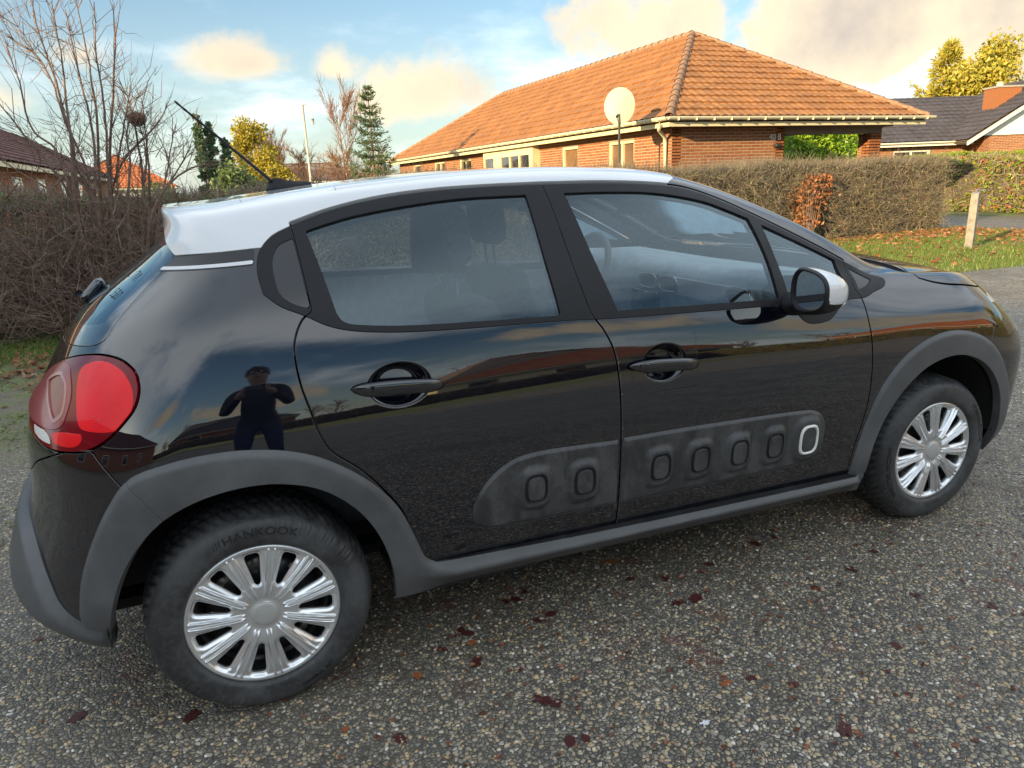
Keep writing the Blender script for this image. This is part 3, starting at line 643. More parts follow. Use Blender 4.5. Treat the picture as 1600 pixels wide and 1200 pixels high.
    # black film and white stripe on the rear pillar (thin skins on the paint)
    F1 = poly([(-1.135,1.228),(-1.02,1.2345),(-.8975,1.2415)], [(-.8975,1.2415),(-.905,1.203)], [(-.905,1.203),(-1.208,1.189)], [(-1.208,1.189),(-1.135,1.228)])
    F2 = poly([(-1.190,1.2005),(-.9045,1.214)], [(-.9045,1.214),(-.9055,1.2055)], [(-.9055,1.2055),(-1.203,1.1925)], [(-1.203,1.1925),(-1.190,1.2005)])
    film = split(rest, F1, 0, 'uz')[0]; st = split(rest, F2, 0, 'uz')[0]
    for sd in (-1, 1): panel('pillar_film', offset(film, .0008), M_DECAL, car, sd, depth=.0008, roll=0); panel('pillar_stripe', offset(st, .0018), M_STRIPE, car, sd, depth=.001, roll=0)
    RG = poly([(-1.150,1.2225),(-1.250,1.144),(-1.322,1.068),(-1.335,1.045),(-1.36,1.03),(-1.5,1.010),(-2.3,.985)], [(-2.3,.985),(-2.3,1.2915)], [(-2.3,1.2915),(-1.268,1.289)], [(-1.268,1.289),(-1.195,1.258),(-1.150,1.2225)])
    rg, rest = split(rest, RG, .003, 'uz')
    RG2 = RG+0; hr = clip(rg, sdf(rg.u, rg.z, RG)+.045); hb = clip(rg, -(sdf(rg.u, rg.z, RG)+.045))
    panel('rear_window', hr, M_GLASS2, car, 0, depth=0); panel('rear_window_border', hb, M_DARKGLASS, car, 0, depth=.006)
    WS = poly([(1.53,0),(1.525,.3),(1.510,.488)], [(1.510,.488),(1.62,.522),(1.9,.566),(2.16,.605),(2.26,.600),(2.315,.54)], [(2.315,.54),(2.37,.35),(2.40,0)], [(2.40,0),(2.40,-.1)], [(2.40,-.1),(1.53,-.1)])
    ws, rest = split(rest, WS, .004, 'xy'); panel('windscreen', ws, M_GLASS2, car, 0, depth=0)
    CW = poly([(2.395,-.1),(2.365,.35),(2.31,.55),(2.29,.63)], [(2.29,.63),(2.455,.70)], [(2.455,.70),(2.47,.4),(2.50,-.1)])
    cw, rest = split(rest, CW, .003, 'xy'); panel('cowl_panel', offset(cw, -.012), M_TRIM, car, 0, depth=.02)
    HD = poly([(2.495,-.1),(2.475,.4),(2.49,.61),(2.455,.70),(2.455,.737)], [(2.455,.737),(2.52,.75),(2.65,.755),(2.80,.73),(2.91,.66),(3.02,.5),(3.08,.28),(3.10,0),(3.10,-.1)])
    hd, rest = split(rest, HD, .007, 'xy'); hd = clip(hd, .6-hd.z); panel('bonnet', offset(hd, .001), M_PAINT, car, 0, depth=.02)
    # --- head lamps and front bumper
    HL = poly([(1.838,.872),(1.90,.882),(1.99,.862),(2.20,.83),(2.42,.80)], [(2.42,.80),(2.42,.72)], [(2.42,.72),(2.15,.725),(1.97,.722),(1.90,.730),(1.858,.785),(1.838,.872)])
    hl, rest = split(rest, HL, .004, 'uz')
    dr = clip(hl, -(hl.z-(.853-.10*(hl.u-1.85)))); hl = clip(hl, hl.z-(.853-.10*(hl.u-1.85)))
    for sd in (-1, 1):
        h = panel('head_lamp', offset(hl, -.004), M_HEADL, car, sd, depth=.02); panel('running_light', offset(dr, .001), M_LENSW, h, sd, depth=.01)
    FB = poly([(1.790,.775),(1.733,.642),(1.70,.58)], [(1.70,.58),(1.70,.0)], [(1.70,0),(3.4,0)], [(3.4,0),(3.4,.78)], [(3.4,.78),(2.42,.78),(2.2,.83),(1.99,.862)], [(1.99,.862),(1.90,.73),(1.83,.775),(1.790,.775)])
    fb, rest = split(rest, FB, .003, 'uz')
    gl = poly([(2.15,.235),(2.15,.46)], [(2.15,.46),(2.3,.53),(3.4,.54)], [(3.4,.54),(3.4,.235)], [(3.4,.235),(2.15,.235)])
    gr2, fb = split(fb, gl, .003, 'uz'); panel('front_grille', offset(gr2, -.012), M_TRIM, car, 0, depth=.02)
    panel('front_bumper', fb, M_PAINT, car, 0, depth=.02)
    # --- what is left: quarter panels + tailgate at the rear, wings + pillars at the front
    for nm, s in (('quarter_panel', -1), ('front_wing', 1)):
        q = clip(rest, s*(1.05-rest.x))
        panel(nm, q, M_PAINT, car, 0, depth=.014)
def loft(sections):
    P = np.asarray(sections, float); n, k = P.shape[:2]; i = np.arange(n*k).reshape(n, k); j = np.roll(i, -1, 1)
    return P.reshape(-1, 3), np.stack([i[:-1], i[1:], j[1:], j[:-1]], -1).reshape(-1, 4)
def door_handle(d, nm, sd):
    (xa, za), (xb, zb), y0 = (((.283, .8835), (.536, .8665), -.843) if nm == 'rear_door' else ((1.112, .836), (1.366, .8165), -.849))
    mb = MB(); n = 25; sec = []
    for t in np.linspace(0, 1, n):
        e = max(1-abs(2*t-1)**4.5, .02); h = .0205*e**.6*(1.0 if t < .3 else 1.0-.10*(t-.3)); w = .011*e**.5; out = .006+.024*min(1, e*1.1)
        a = np.linspace(0, 2*np.pi, 20, endpoint=False); cx = xa+(xb-xa)*t; cz = za+(zb-za)*t+.004*math.sin(math.pi*t)
        ca, sa = np.cos(a), np.sin(a); q = 2.6
        sec.append(np.stack([np.full(20, cx), (y0-out)+w*np.sign(ca)*np.abs(ca)**(2/q), cz+h*np.sign(sa)*np.abs(sa)**(2/q)], 1))
    V, F = loft(sec)
    if sd > 0: V = V*[1, -1, 1]; F = F[:, ::-1]
    mb.add(V, F); o = mb.build('door_handle', M_PAINT, d, True)
    return o
build_body()
# ------------------------------------------------------------------ wheels
WZ = .292
def tyre_mesh():
    # profile from the outer bead over the tread to the inner bead (r, y); outer side is -y
    pr = [(.203,-.012),(.207,-.020),(.214,-.0235),(.224,-.0245),(.236,-.0250),(.248,-.0240),(.259,-.0215),(.268,-.0170),(.2745,-.0115),(.279,-.0060),(.2835,.0010),(.2875,.0075),(.2910,.0140)]
    n_side = len(pr)
    tread = [(.2945+.0055*math.sin(math.pi*k/24), .020+.160*k/24) for k in range(25)]
    pr += tread + [(.291,.184),(.284,.197),(.268,.208),(.24,.212),(.215,.205),(.203,.19)]
    pr = np.array(pr); seg = 480; a = np.linspace(0, 2*np.pi, seg, endpoint=False)
    R = np.repeat(pr[:, :1], seg, 1); Y = np.repeat(pr[:, 1:], seg, 1); A = np.broadcast_to(a, R.shape)
    # tread blocks: curved lateral grooves, two rings, sipes
    yy = Y[n_side-2:n_side+26]; aa = A[n_side-2:n_side+26]
    ph = (aa*60/(2*np.pi)+ 1.4*np.abs(yy-.10)/.08) % 1
    g = (np.abs(ph-.5) < .17).astype(float); ring = ((np.abs(yy-.062) < .005) | (np.abs(yy-.138) < .005)).astype(float)
    sp = (np.abs((aa*180/(2*np.pi)+yy*14) % 1-.5) < .2)*.25
    dep = np.maximum(np.maximum(g, ring), sp)*.0075
    R = R.copy(); R[n_side-2:n_side+26] -= dep*np.array([.4,.8]+[1]*26)[:, None]
    # scalloped shoulder band and sidewall rings
    sh = pr[:n_side, 0]
    band = np.exp(-((sh-.262)/.009)**2)[:, None]*(.0016*(np.sign(np.sin(a*96+2*np.sin(a*24)))))
    band = band*(np.abs(((a[None]+.2) % np.pi)-1.2) < .62)
    Y = Y.copy(); Y[:n_side] -= band
    # flat contact patch
    z = R*np.sin(A); z = np.maximum(z, -WZ-.001)
    V = np.stack([R*np.cos(A), Y, z], -1).reshape(-1, 3); i = np.arange(len(pr)*seg).reshape(len(pr), seg); j = np.roll(i, -1, 1)
    F = np.stack([i[:-1], i[1:], j[1:], j[:-1]], -1).reshape(-1, 4)
    return np_mesh('tyre', V, F, M_TYRE, True)
def arc_text(txt, size, radius, ang, up=True, spread=1.0):
    me = text_mesh(txt, size, .0011); n = len(me.vertices); co = np.zeros(n*3, np.float32); me.vertices.foreach_get('co', co); co = co.reshape(-1, 3)
    th = ang - co[:, 0]*spread/radius if up else ang + co[:, 0]*spread/radius
    r = radius + (co[:, 1]-size*.35)*(1 if up else -1)
    y = -.0246-co[:, 2]-.0002+.0025*((r-.24)/.02)**2*(r > .24)
    out = np.stack([r*np.cos(th), y, r*np.sin(th)], 1)
    me.vertices.foreach_set('co', out.astype(np.float32).reshape(-1)); me.update(); me.materials.clear(); me.materials.append(M_TYRETXT); return me
def hubcap_mesh():
    NA, NR = 11*64, 84; r = np.linspace(.004, .2065, NR); a = np.linspace(0, 2*np.pi, NA+1)
    R, A = np.meshgrid(r, a, indexing='ij')
    sect = 2*np.pi/11; t = ((A/sect) % 1-.5)*sect      # 0 on a spoke centre line
    w = R*t                                            # lateral distance from spoke centre
    win = ((A/sect+.5) % 1-.5)*sect*R                  # lateral distance from window centre
    half = np.interp(R, [.085, .10, .13, .165, .18], [.0065, .0092, .0135, .0190, .0200]); mid, hl = .1335, .047
    qx = np.abs(R-mid)-(hl-.011); qy = np.abs(win)-(half-.010)
    f = np.minimum(np.maximum(qx, qy), 0)+np.sqrt(np.maximum(qx, 0)**2+np.maximum(qy, 0)**2)-.0105
    # height: -y is outwards
    h = np.interp(R, [0, .034, .037, .044, .06, .09, .16, .185, .190, .197, .2065], [.010, .0102, .0085, .0075, .010, .0125, .0115, .0085, .0125, .0135, .006])
    ribw = np.interp(R, [.045, .19], [.0050, .0085]); env = smooth01((R-.045)/.02)*smooth01((.192-R)/.006)
    rib = np.exp(-((np.abs(w)-ribw)/.0027)**2)*.0082+np.exp(-(w/(ribw*.6))**4)*.0010
    slope = smooth01(f/.010)                           # flanks fall towards the windows
    h = h-.0060*(1-slope)*smooth01((R-.07)/.03)+rib*env*smooth01(f/.004)
    V = np.stack([R*np.cos(A), -h, R*np.sin(A)], -1).reshape(-1, 3)
    T = grid_tris(NR, NA+1); n = vnormals(V, T); n *= np.sign(-n[:, 1:2]+1e-9)
    p = Patch(np.concatenate([V, n, np.zeros((len(V), 1))], 1), T); p = clip(p, -f.reshape(-1))
    V, T, N = finish(p, depth=.010, roll=.001)
    return np_mesh('hubcap', V, T, M_HUB, True, N)
def lathe_mesh(name, prof, mat, seg=96):
    V, F = lathe(prof, seg); return np_mesh(name, V, F, mat, True)
_wm = {}
def wheel(x, y, side, spin, steer=0.0, label=None, texts=()):
    if not _wm:
        _wm['tyre'] = tyre_mesh(); _wm['cap'] = hubcap_mesh()
        _wm['rim'] = lathe_mesh('rim', [(.2055,-.016),(.2065,-.010),(.2005,-.004),(.196,.004),(.190,.012),(.182,.05),(.178,.06),(.150,.062),(.148,.040),(.110,.030),(.085,.040),(.060,.030),(.0,.028)], M_STEEL)
        _wm['emb'] = lathe_mesh('centre_cap', [(.0,-.0128),(.028,-.0124),(.032,-.0112),(.0335,-.009)], simple('dull_silver', (.50, .50, .49), .5, .05, metal=.4), 48)
        _wm['disc'] = lathe_mesh('brake_disc', [(.13,.05),(.13,.062),(.06,.062)], M_DISC)
        V, F = lathe([(.0, -.002), (.017, -.002), (.019, .004)], 12); _wm['boss'] = np_mesh('rim_boss', V, F, M_DISC, True)
    e = bpy.data.objects.new('wheel', None); COL.objects.link(e); e.parent = car; e.location = (x, y, WZ); e.empty_display_size = .1
    e.rotation_euler = (0, 0, steer if side < 0 else math.pi+steer)
    link('tyre', _wm['tyre'], e)
    for nm, k in (('rim', 'rim'), ('brake_disc', 'disc')): link(nm, _wm[k], e)
    for k in range(8): link('rim_boss', _wm['boss'], e).location = (.128*math.cos(k*math.pi/4), .036, .128*math.sin(k*math.pi/4))
    c = link('hubcap', _wm['cap'], e); c.rotation_euler = (0, spin, 0); link('centre_cap', _wm['emb'], e).rotation_euler = (0, spin, 0)
    for tx in texts: link('sidewall_lettering', arc_text(*tx), e)
    return e
WB = 2.54
tR = [('HANKOOK', .030, .247, math.radians(86), True, 1.25), ('///', .026, .247, math.radians(112), True, 1.0), ('205/65R15  94T', .014, .246, math.radians(-62), False, 1.1)]
tF = [('WINTER I*CEPT', .026, .247, math.radians(192), True, 1.25), ('HANKOOK', .030, .247, math.radians(22), True, 1.25)]
wheel(0, -.822+.012, -1, .07, 0, texts=tR); wheel(WB, -.822+.012, -1, -.16, -.025, texts=tF)
wheel(0, .810, 1, .3); wheel(WB, .810, 1, .1, -.025)

# ------------------------------------------------------------------ under the body: liners, floor
def underbody():
    for cx in (0, WB):
        for sd in (-1, 1):
            mb = MB(); n = 40; a = np.linspace(-.02, math.pi+.02, n)
            R = .372; ring = np.stack([cx+R*np.cos(a), np.zeros(n), .315+R*np.sin(a)], 1)
            ys = [.800, .74, .60, .52]; P = []
            for k, yv in enumerate(ys): q = ring.copy(); q[:, 1] = sd*yv; P.append(q)
            V = np.concatenate(P); i = np.arange(len(V)).reshape(len(ys), n); F = np.stack([i[:-1, :-1], i[:-1, 1:], i[1:, 1:], i[1:, :-1]], -1).reshape(-1, 4); mb.add(V, F)
            c = np.array([[cx, sd*.52, .315]]); base = i[-1]; F3 = np.stack([base[:-1], base[1:], np.full(n-1, len(V))], 1); mb.add(np.concatenate([V, c])[[*base, len(V)]], np.stack([np.arange(n-1), np.arange(1, n), np.full(n-1, n)], 1))
            mb.build('wheel_liner', M_UNDER, car, True)
    mb = MB(); mb.box((.38, -.80, .225), (2.12, .80, .25)); mb.box((-.50, -.52, .24), (3.1, .52, .27)); mb.box((-.36, -.70, .30), (.38, .70, .33)) if False else None
    mb.tube([(-.1, -.7, .29), (-.1, .7, .29)], .03, 10); mb.tube([(2.54, -.7, .29), (2.54, .7, .29)], .025, 10)
    mb.build('floor_pan', M_UNDER, car)
    mb = MB()
    for sd in (-1, 1):  # mud flap edges inside the rear arch
        mb.box((-.375, sd*.74-.03, .285), (-.362, sd*.74+.03, .36))
    mb.build('arch_lip', M_UNDER, car)
underbody()

# ------------------------------------------------------------------ interior
def rbox(lo, hi, r=.03, lv=2):
    """rounded box as arrays"""
    bm = bmesh.new(); bmesh.ops.create_cube(bm, size=1.0)
    s = [hi[i]-lo[i] for i in range(3)]; bmesh.ops.scale(bm, vec=s, verts=bm.verts); bmesh.ops.translate(bm, vec=[(hi[i]+lo[i])/2 for i in range(3)], verts=bm.verts)
    bmesh.ops.bevel(bm, geom=list(bm.edges), offset=min(r, min(s)*.48), segments=lv+1, profile=.5, affect='EDGES')
    bmesh.ops.triangulate(bm, faces=bm.faces)
    V = np.array([v.co for v in bm.verts]); F = np.array([[v.index for v in f.verts] for f in bm.faces]); bm.free(); return V, F
def add_r(mb, lo, hi, r=.03, rot=None, piv=None):
    V, F = rbox(lo, hi, r)
    if rot is not None: M = np.array(Euler(rot).to_matrix()); V = (V-np.array(piv))@M.T+np.array(piv)
    mb.add(V, F)
def seat(x, y):
    t = bpy.data.objects.new('front_seat', None); COL.objects.link(t); t.parent = car; t.location = (x, y, 0)
    m = MB(); add_r(m, (-.20, -.25, .36), (.32, .25, .52), .06); m.build('cushion', M_SEAT, t, True)
    m = MB(); add_r(m, (-.26, -.245, .46), (-.12, .245, 1.06), .06, (0, -.30, 0), (-.2, 0, .46)); m.build('backrest', M_SEAT, t, True)
    m = MB(); add_r(m, (-.43, -.135, 1.125), (-.33, .135, 1.325), .045, (0, -.10, 0), (-.38, 0, 1.2)); m.build('headrest', M_SEAT, t, True)
    m = MB()
    for s in (-.05, .05): m.tube([(-.365, s, 1.0), (-.375, s, 1.15)], .006, 8)
    m.build('headrest_posts', M_WHEEL, t, True)
seat(1.10, -.36); seat(1.52, .36)
def interior():
    m = MB(); add_r(m, (-.02, -.64, .40), (.52, .64, .55), .05); m.build('rear_bench_cushion', M_SEAT, car, True)
    m = MB(); add_r(m, (-.09, -.62, .52), (.05, .62, .98), .05, (0, -.28, 0), (-.05, 0, .52)); m.build('rear_bench_back', M_SEAT, car, True)
    for y in (-.38, .38):
        m = MB(); add_r(m, (-.235, y-.12, .955), (-.155, y+.12, 1.09), .035); m.build('rear_headrest', M_SEAT, car, True)
    m = MB()
    prof = [(1.78, .52), (1.80, .80), (1.745, .92), (1.74, .995), (1.80, 1.035), (1.95, 1.03), (2.30, .985), (2.34, .9), (2.30, .5)]
    ys = np.linspace(-.70, .70, 15); P = []
    for y in ys:
        b = .03*max(0, 1-abs(y-.36)/.25); P.append([(px-b*.6*(k in (2, 3, 4)), y, pz+b*(k in (4, 5))) for k, (px, pz) in enumerate(prof)])
    P = np.array(P); n, k = P.shape[:2]; i = np.arange(n*k).reshape(n, k); j = np.roll(i, -1, 1); m.add(P.reshape(-1, 3), np.stack([i[:-1], j[:-1], j[1:], i[1:]], -1).reshape(-1, 4))
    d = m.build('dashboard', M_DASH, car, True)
    m = MB(); m.box((1.728, -.66, .918), (1.742, -.14, .985)); m.build('dash_fascia', M_CHROME if False else M_LINER, d)
    for y in (-.02, -.17, -.60, .62):  # air vents with pale rims
        v = MB(); a = np.linspace(0, 2*np.pi, 33); v.tube(np.stack([np.full(33, 1.722), y+.062*np.sign(np.cos(a))*np.abs(np.cos(a))**.6, .955+.030*np.sign(np.sin(a))*np.abs(np.sin(a))**.6], 1), .005, 6, False)
        v.build('air_vent_rim', M_CHROME, d, True)
        v = MB(); v.box((1.720, y-.058, .928), (1.745, y+.058, .982)); v.build('air_vent', M_UNDER, d)
    v = MB(); add_r(v, (1.712, -.10, .79), (1.74, .10, .915), .012); v.build('display', M_DARKGLASS, d, True)
    v = MB(); add_r(v, (1.25, -.10, .35), (1.78, .10, .58), .04); v.build('centre_console', M_DASH, car, True)
    v = MB(); v.tube([(1.50, 0, .56), (1.52, 0, .66)], .012, 8); add_r(v, (1.495, -.03, .65), (1.555, .03, .72), .02); v.build('gear_lever', M_DASH, car, True)
    # steering wheel on the left-hand side
    s = bpy.data.objects.new('steering_wheel', None); COL.objects.link(s); s.parent = car; s.location = (1.62, .36, .965); s.rotation_euler = (0, math.radians(-66), 0)
    a = np.linspace(0, 2*np.pi, 49); v = MB(); v.tube(np.stack([.178*np.cos(a), .185*np.sin(a), 0*a], 1), .0155, 10, False); v.build('wheel_rim', M_WHEEL, s, True)
    v = MB(); add_r(v, (-.06, -.075, -.02), (.06, .075, .03), .025); v.build('airbag_boss', M_WHEEL, s, True)
    v = MB()
    for ang in (0, math.pi, math.pi*1.5): v.tube([(.05*math.sin(ang), .05*math.cos(ang), 0), (.17*math.sin(ang), .175*math.cos(ang), 0)], .014, 8)
    v.build('wheel_spokes', M_WHEEL, s, True)
    # inside mirror under the windscreen
    r = bpy.data.objects.new('inside_mirror', None); COL.objects.link(r); r.parent = car; r.location = (1.66, 0, 1.262)
    v = MB(); add_r(v, (-.012, -.115, -.034), (.022, .115, .034), .02); v.build('mirror_shell', M_TRIM, r, True)
    v = MB(); add_r(v, (-.0145, -.105, -.027), (-.0125, .105, .027), .001); v.build('mirror_glass', M_MIRROR, r)
    v = MB(); v.tube([(.02, 0, .01), (.04, 0, .07)], .012, 8); v.build('mirror_stalk', M_TRIM, r, True)
    # parcel shelf
    v = MB(); add_r(v, (-.34, -.56, .93), (-.12, .56, .95), .01); v.build('parcel_shelf', M_SEAT, car)
interior()

# ------------------------------------------------------------------ door mirrors, aerial, wiper, screen sticker
def door_mirror(sd):
    t = bpy.data.objects.new('door_mirror', None); COL.objects.link(t); t.parent = car; t.location = (0, 0, 0)
    def P(x, y, z): return (x, sd*y, z)
    n = 32; a = np.linspace(0, 2*np.pi, n, endpoint=False)
    def sec(x, cy, cz, wy, wz, q=2.7, sh=0.0):
        c, s = np.cos(a), np.sin(a); yy = wy*np.sign(c)*np.abs(c)**(2/q); zz = wz*np.sign(s)*np.abs(s)**(2/q)
        # outer end (away from the car) is a little lower and narrower
        zz = zz*(1-.16*(yy/wy)); return np.stack([x+sh*yy, sd*(cy+yy), cz+zz], 1)
    CY, CZ, SH = .950, 1.020, -.10
    st = [(1.700, .080, .066), (1.709, .085, .072), (1.740, .086, .073), (1.775, .082, .069), (1.810, .071, .060), (1.838, .055, .048), (1.853, .036, .033), (1.859, .012, .012)]
    V, F = loft([sec(x, CY-.004*k, CZ-.003*k, wy, wz, 2.7, SH) for k, (x, wy, wz) in enumerate(st)])
    if sd > 0: F = F[:, ::-1]
    # cap (white, upper) and base (black, lower) are cut at one height
    T = np.concatenate([F[:, [0, 1, 2]], F[:, [0, 2, 3]]]); N = vnormals(V, T)
    c = V.mean(0); N *= np.sign(((V-c)*N).sum(1, keepdims=True)+1e-9)
    p = Patch(np.concatenate([V, N, np.zeros((len(V), 1))], 1), T)
    line = p.z-(.984-.10*(p.x-1.75)); rim = 1.714+SH*(np.abs(p.y)-CY)-p.x
    cap = clip(p, np.maximum(-line, rim)); low = clip(p, np.minimum(line, -rim))
    for nm, q, m in (('mirror_cap', cap, M_WHITE), ('mirror_housing', low, M_TRIM)):
        VV, TT, NN = finish(q, depth=.004); link(nm, np_mesh(nm, VV, TT, m, True, NN), t)
    # indicator strip
    f = np.maximum(np.abs(p.z-(.976-.10*(p.x-1.75)))-.009, np.maximum(1.785-p.x, .955-np.abs(p.y))); ind = offset(clip(p, f), .002)
    if len(ind.T): VV, TT, NN = finish(ind, depth=.004); link('mirror_indicator', np_mesh('mirror_indicator', VV, TT, M_LENSW, True, NN), t)
    # glass set a little inside the rim
    m = MB(); s1 = sec(1.707, CY, CZ, .075, .060, 2.7, SH); cc = s1.mean(0)
    m.add(np.concatenate([s1, cc[None]]), np.stack([np.arange(n), np.roll(np.arange(n), -1), np.full(n, n)], 1)); m.build('mirror_glass', M_MIRROR, t)
    m = MB(); V2, F2 = loft([sec(1.700, CY, CZ, .080, .066, 2.7, SH), sec(1.696, CY, CZ, .078, .064, 2.7, SH), sec(1.700, CY, CZ, .074, .059, 2.7, SH), sec(1.708, CY, CZ, .073, .058, 2.7, SH)]); m.add(V2, F2); m.build('mirror_rim', M_TRIM, t, True)
    # foot
    m = MB(); ft = []
    for k, (y, z, wx, wz) in enumerate([(.80, .955, .075, .045), (.83, .955, .070, .036), (.86, .962, .060, .024), (.89, .975, .055, .022), (.92, .99, .045, .02)]):
        ft.append(np.stack([1.80-.004*k+wx*np.cos(a), np.full(n, sd*y), z+wz*np.sin(a)], 1))
    V3, F3 = loft(ft); m.add(V3, F3); m.build('mirror_foot', M_TRIM, t, True)
for sd in (-1, 1): door_mirror(sd)
def extras():
    # aerial: raked rod on a finned foot
    b = bpy.data.objects.new('roof_aerial', None); COL.objects.link(b); b.parent = car
    m = MB(); sec = []
    for x, w, z in [(.205, .012, 1.380), (.215, .022, 1.412), (.24, .030, 1.425), (.27, .030, 1.418), (.31, .024, 1.412), (.345, .015, 1.410), (.36, .004, 1.408)]:
        zb = 1.372+.09*(x-.2); sec.append([(x, -w, zb), (x, -w*.45, (zb+z)/2+.004), (x, 0, z), (x, w*.45, (zb+z)/2+.004), (x, w, zb)])
    V, F = loft(sec); m.add(V, F); m.build('aerial_foot', M_TRIM, b, True)
    p0 = np.array([.226, 0, 1.418]); p1 = np.array([-.035, 0, 1.668]); t = np.linspace(0, 1, 40)[:, None]
    m = MB(); m.tube(p0+(p1-p0)*t, (.0060-.0028*t[:, 0])+.0006*np.sin(np.arange(40)*2.2), 8); m.build('aerial_rod', M_TRIM, b, True)
    # rear wiper
    w = bpy.data.objects.new('rear_wiper', None); COL.objects.link(w); w.parent = car
    m = MB(); add_r(m, (-.405, -.045, 1.080), (-.315, .035, 1.115), .017, (0, -.80, 0), (-.36, 0, 1.10)); m.build('wiper_pivot', M_PAINT, w, True)
    m = MB(); m.tube([(-.400, 0, 1.09), (-.400, .12, 1.075), (-.40, .26, 1.06)], [.012, .009, .006], 8); m.build('wiper_arm', M_TRIM, w, True)
    # sticker inside the rear window
    G = SURF; f = G.reshape(-1, 3)
    def frame(y, z):
        i = ((f[:, 1]-y)**2+(f[:, 2]-z)**2+1e3*(f[:, 0] > .1)).argmin(); r, c = np.unravel_index(i, G.shape[:2]); ev = G[r+2, c]-G[r-2, c]; eu = G[r, c+2]-G[r, c-2]; ev /= np.linalg.norm(ev); eu -= ev*(eu@ev); eu /= np.linalg.norm(eu); n = np.cross(eu, ev); n *= -1 if n[0] > 0 else 1
        return f[i], eu, ev, n
    P, eu, ev, n = frame(-.40, 1.135); eu = -eu if eu[1] > 0 else eu
    st = bpy.data.objects.new('window_sticker', None); COL.objects.link(st); st.parent = car
    for txt, size, dv, mt in (('77', .055, .035, M_UNDER), ('5.0', .05, -.035, M_UNDER)):
        me = text_mesh(txt, size); o = link('sticker_lettering', me, st); me.materials.clear(); me.materials.append(mt); q = P+ev*dv+n*.003
        o.matrix_world = Matrix(((eu[0], ev[0], n[0], q[0]), (eu[1], ev[1], n[1], q[1]), (eu[2], ev[2], n[2], q[2]), (0, 0, 0, 1)))
extras()
# ------------------------------------------------------------------ ground
def mat_asphalt(name, tone=1.0, near=True):
    m = NT(name); v = m.n('ShaderNodeNewGeometry').outputs['Position']
    wv = m.n('ShaderNodeVectorMath', {0: v, 1: m.n('ShaderNodeVectorMath', {0: m.n('ShaderNodeTexNoise', {'Vector': v, 'Scale': 60.0, 'Detail': 2}).outputs['Color'], 1: (.004, .004, .004)}, operation='MULTIPLY').outputs[0]}, operation='ADD').outputs[0]
    vo = m.n('ShaderNodeTexVoronoi', {'Vector': wv, 'Scale': 78.0, 'Randomness': 1.0}); vs = m.n('ShaderNodeTexVoronoi', {'Vector': wv, 'Scale': 165.0})
    edge = m.n('ShaderNodeTexVoronoi', {'Vector': wv, 'Scale': 78.0}, feature='DISTANCE_TO_EDGE').outputs['Distance']
    rnd = m.n('ShaderNodeSeparateColor', {0: vo.outputs['Color']}); rs = m.n('ShaderNodeSeparateColor', {0: vs.outputs['Color']})
    cr = m.n('ShaderNodeValToRGB', {0: rnd.outputs[0]}); e = cr.color_ramp.elements
    stops = [(0, (.045, .045, .048)), (.24, (.105, .10, .095)), (.40, (.25, .225, .18)), (.54, (.40, .35, .26)), (.66, (.17, .155, .14)), (.77, (.54, .45, .29)), (.87, (.66, .46, .21)), (.95, (.72, .65, .52)), (1, (.92, .89, .80))]
    e[0].position, e[0].color = 0, C4(stops[0][1]); e[1].position, e[1].color = 1, C4(stops[-1][1])
    for p, c in stops[1:-1]: x = e.new(p); x.color = C4(c)
    big = m.ramp(m.noise(.55, 6, .6, v), .32, .70); mid = m.ramp(m.noise(3.3, 6, .62, v), .35, .68)
    c = m.mix(m.ramp(rs.outputs[1], .2, .8, .0, .55), cr.outputs[0], m.mix(rs.outputs[0], (.15, .135, .11, 1), (.40, .36, .275, 1)))
    gap = m.ramp(edge, .04, .16)
    c = m.mix(gap, (.045, .041, .036, 1), c)
    c = m.mix(m.math('MULTIPLY', big, .40), c, (.17, .155, .12, 1))
    # mossy, dirty margin near the verge
    sp = m.n('ShaderNodeSeparateXYZ', {0: v})
    yy = m.math('ADD', sp.outputs[1], m.math('MULTIPLY', m.math('SUBTRACT', m.noise(.9, 5, .6, v), .5), 2.6))
    soil = m.math('MULTIPLY', m.ramp(yy, .6, 2.6), m.ramp(sp.outputs[0], 1.5, -.9)); c = m.mix(m.math('MULTIPLY', soil, .75), c, m.mix(m.noise(30, 6, .7, v), (.085, .070, .045, 1), (.20, .17, .115, 1)))
    moss = m.math('MULTIPLY', m.ramp(yy, .8, 3.4), m.ramp(sp.outputs[0], 3.0, -.8))
    moss = m.math('MULTIPLY', moss, m.ramp(m.noise(5, 6, .65, v), .40, .60))
    c = m.mix(moss, c, m.mix(m.noise(20, 4, .6, v), (.09, .13, .03, 1), (.17, .19, .06, 1)))
    stn = m.math('MULTIPLY', m.ramp(m.noise(6.5, 5, .62, v), .555, .66), m.ramp(m.noise(1.1, 4, .6, v), .42, .58)); c = m.mix(m.math('MULTIPLY', stn, .62), c, (.15, .055, .045, 1))
    dk = m.ramp(m.noise(.9, 5, .6, v), .48, .72); c = m.mix(m.math('MULTIPLY', dk, .60), c, (.105, .09, .068, 1))
    if tone != 1.0: c = m.mix(1.0, c, (tone, tone, tone, 1), 'MULTIPLY')
    h = m.math('ADD', m.math('MULTIPLY', m.ramp(edge, 0, .32), .8), m.math('MULTIPLY', rnd.outputs[1], .5))
    h = m.math('ADD', h, m.math('MULTIPLY', vs.outputs['Distance'], -.25))
    wet = m.math('MULTIPLY', m.ramp(mid, .2, .8), m.ramp(big, .1, .9, .5, 1.0))
    rough = m.math('SUBTRACT', m.math('ADD', .52, m.math('MULTIPLY', rnd.outputs[2], .22)), m.math('MULTIPLY', wet, .30))
    m.bsdf(**{'Base Color': c, 'Roughness': rough, 'Specular IOR Level': .5, 'Normal': m.bump(h, .6, .005)})
    return m.m
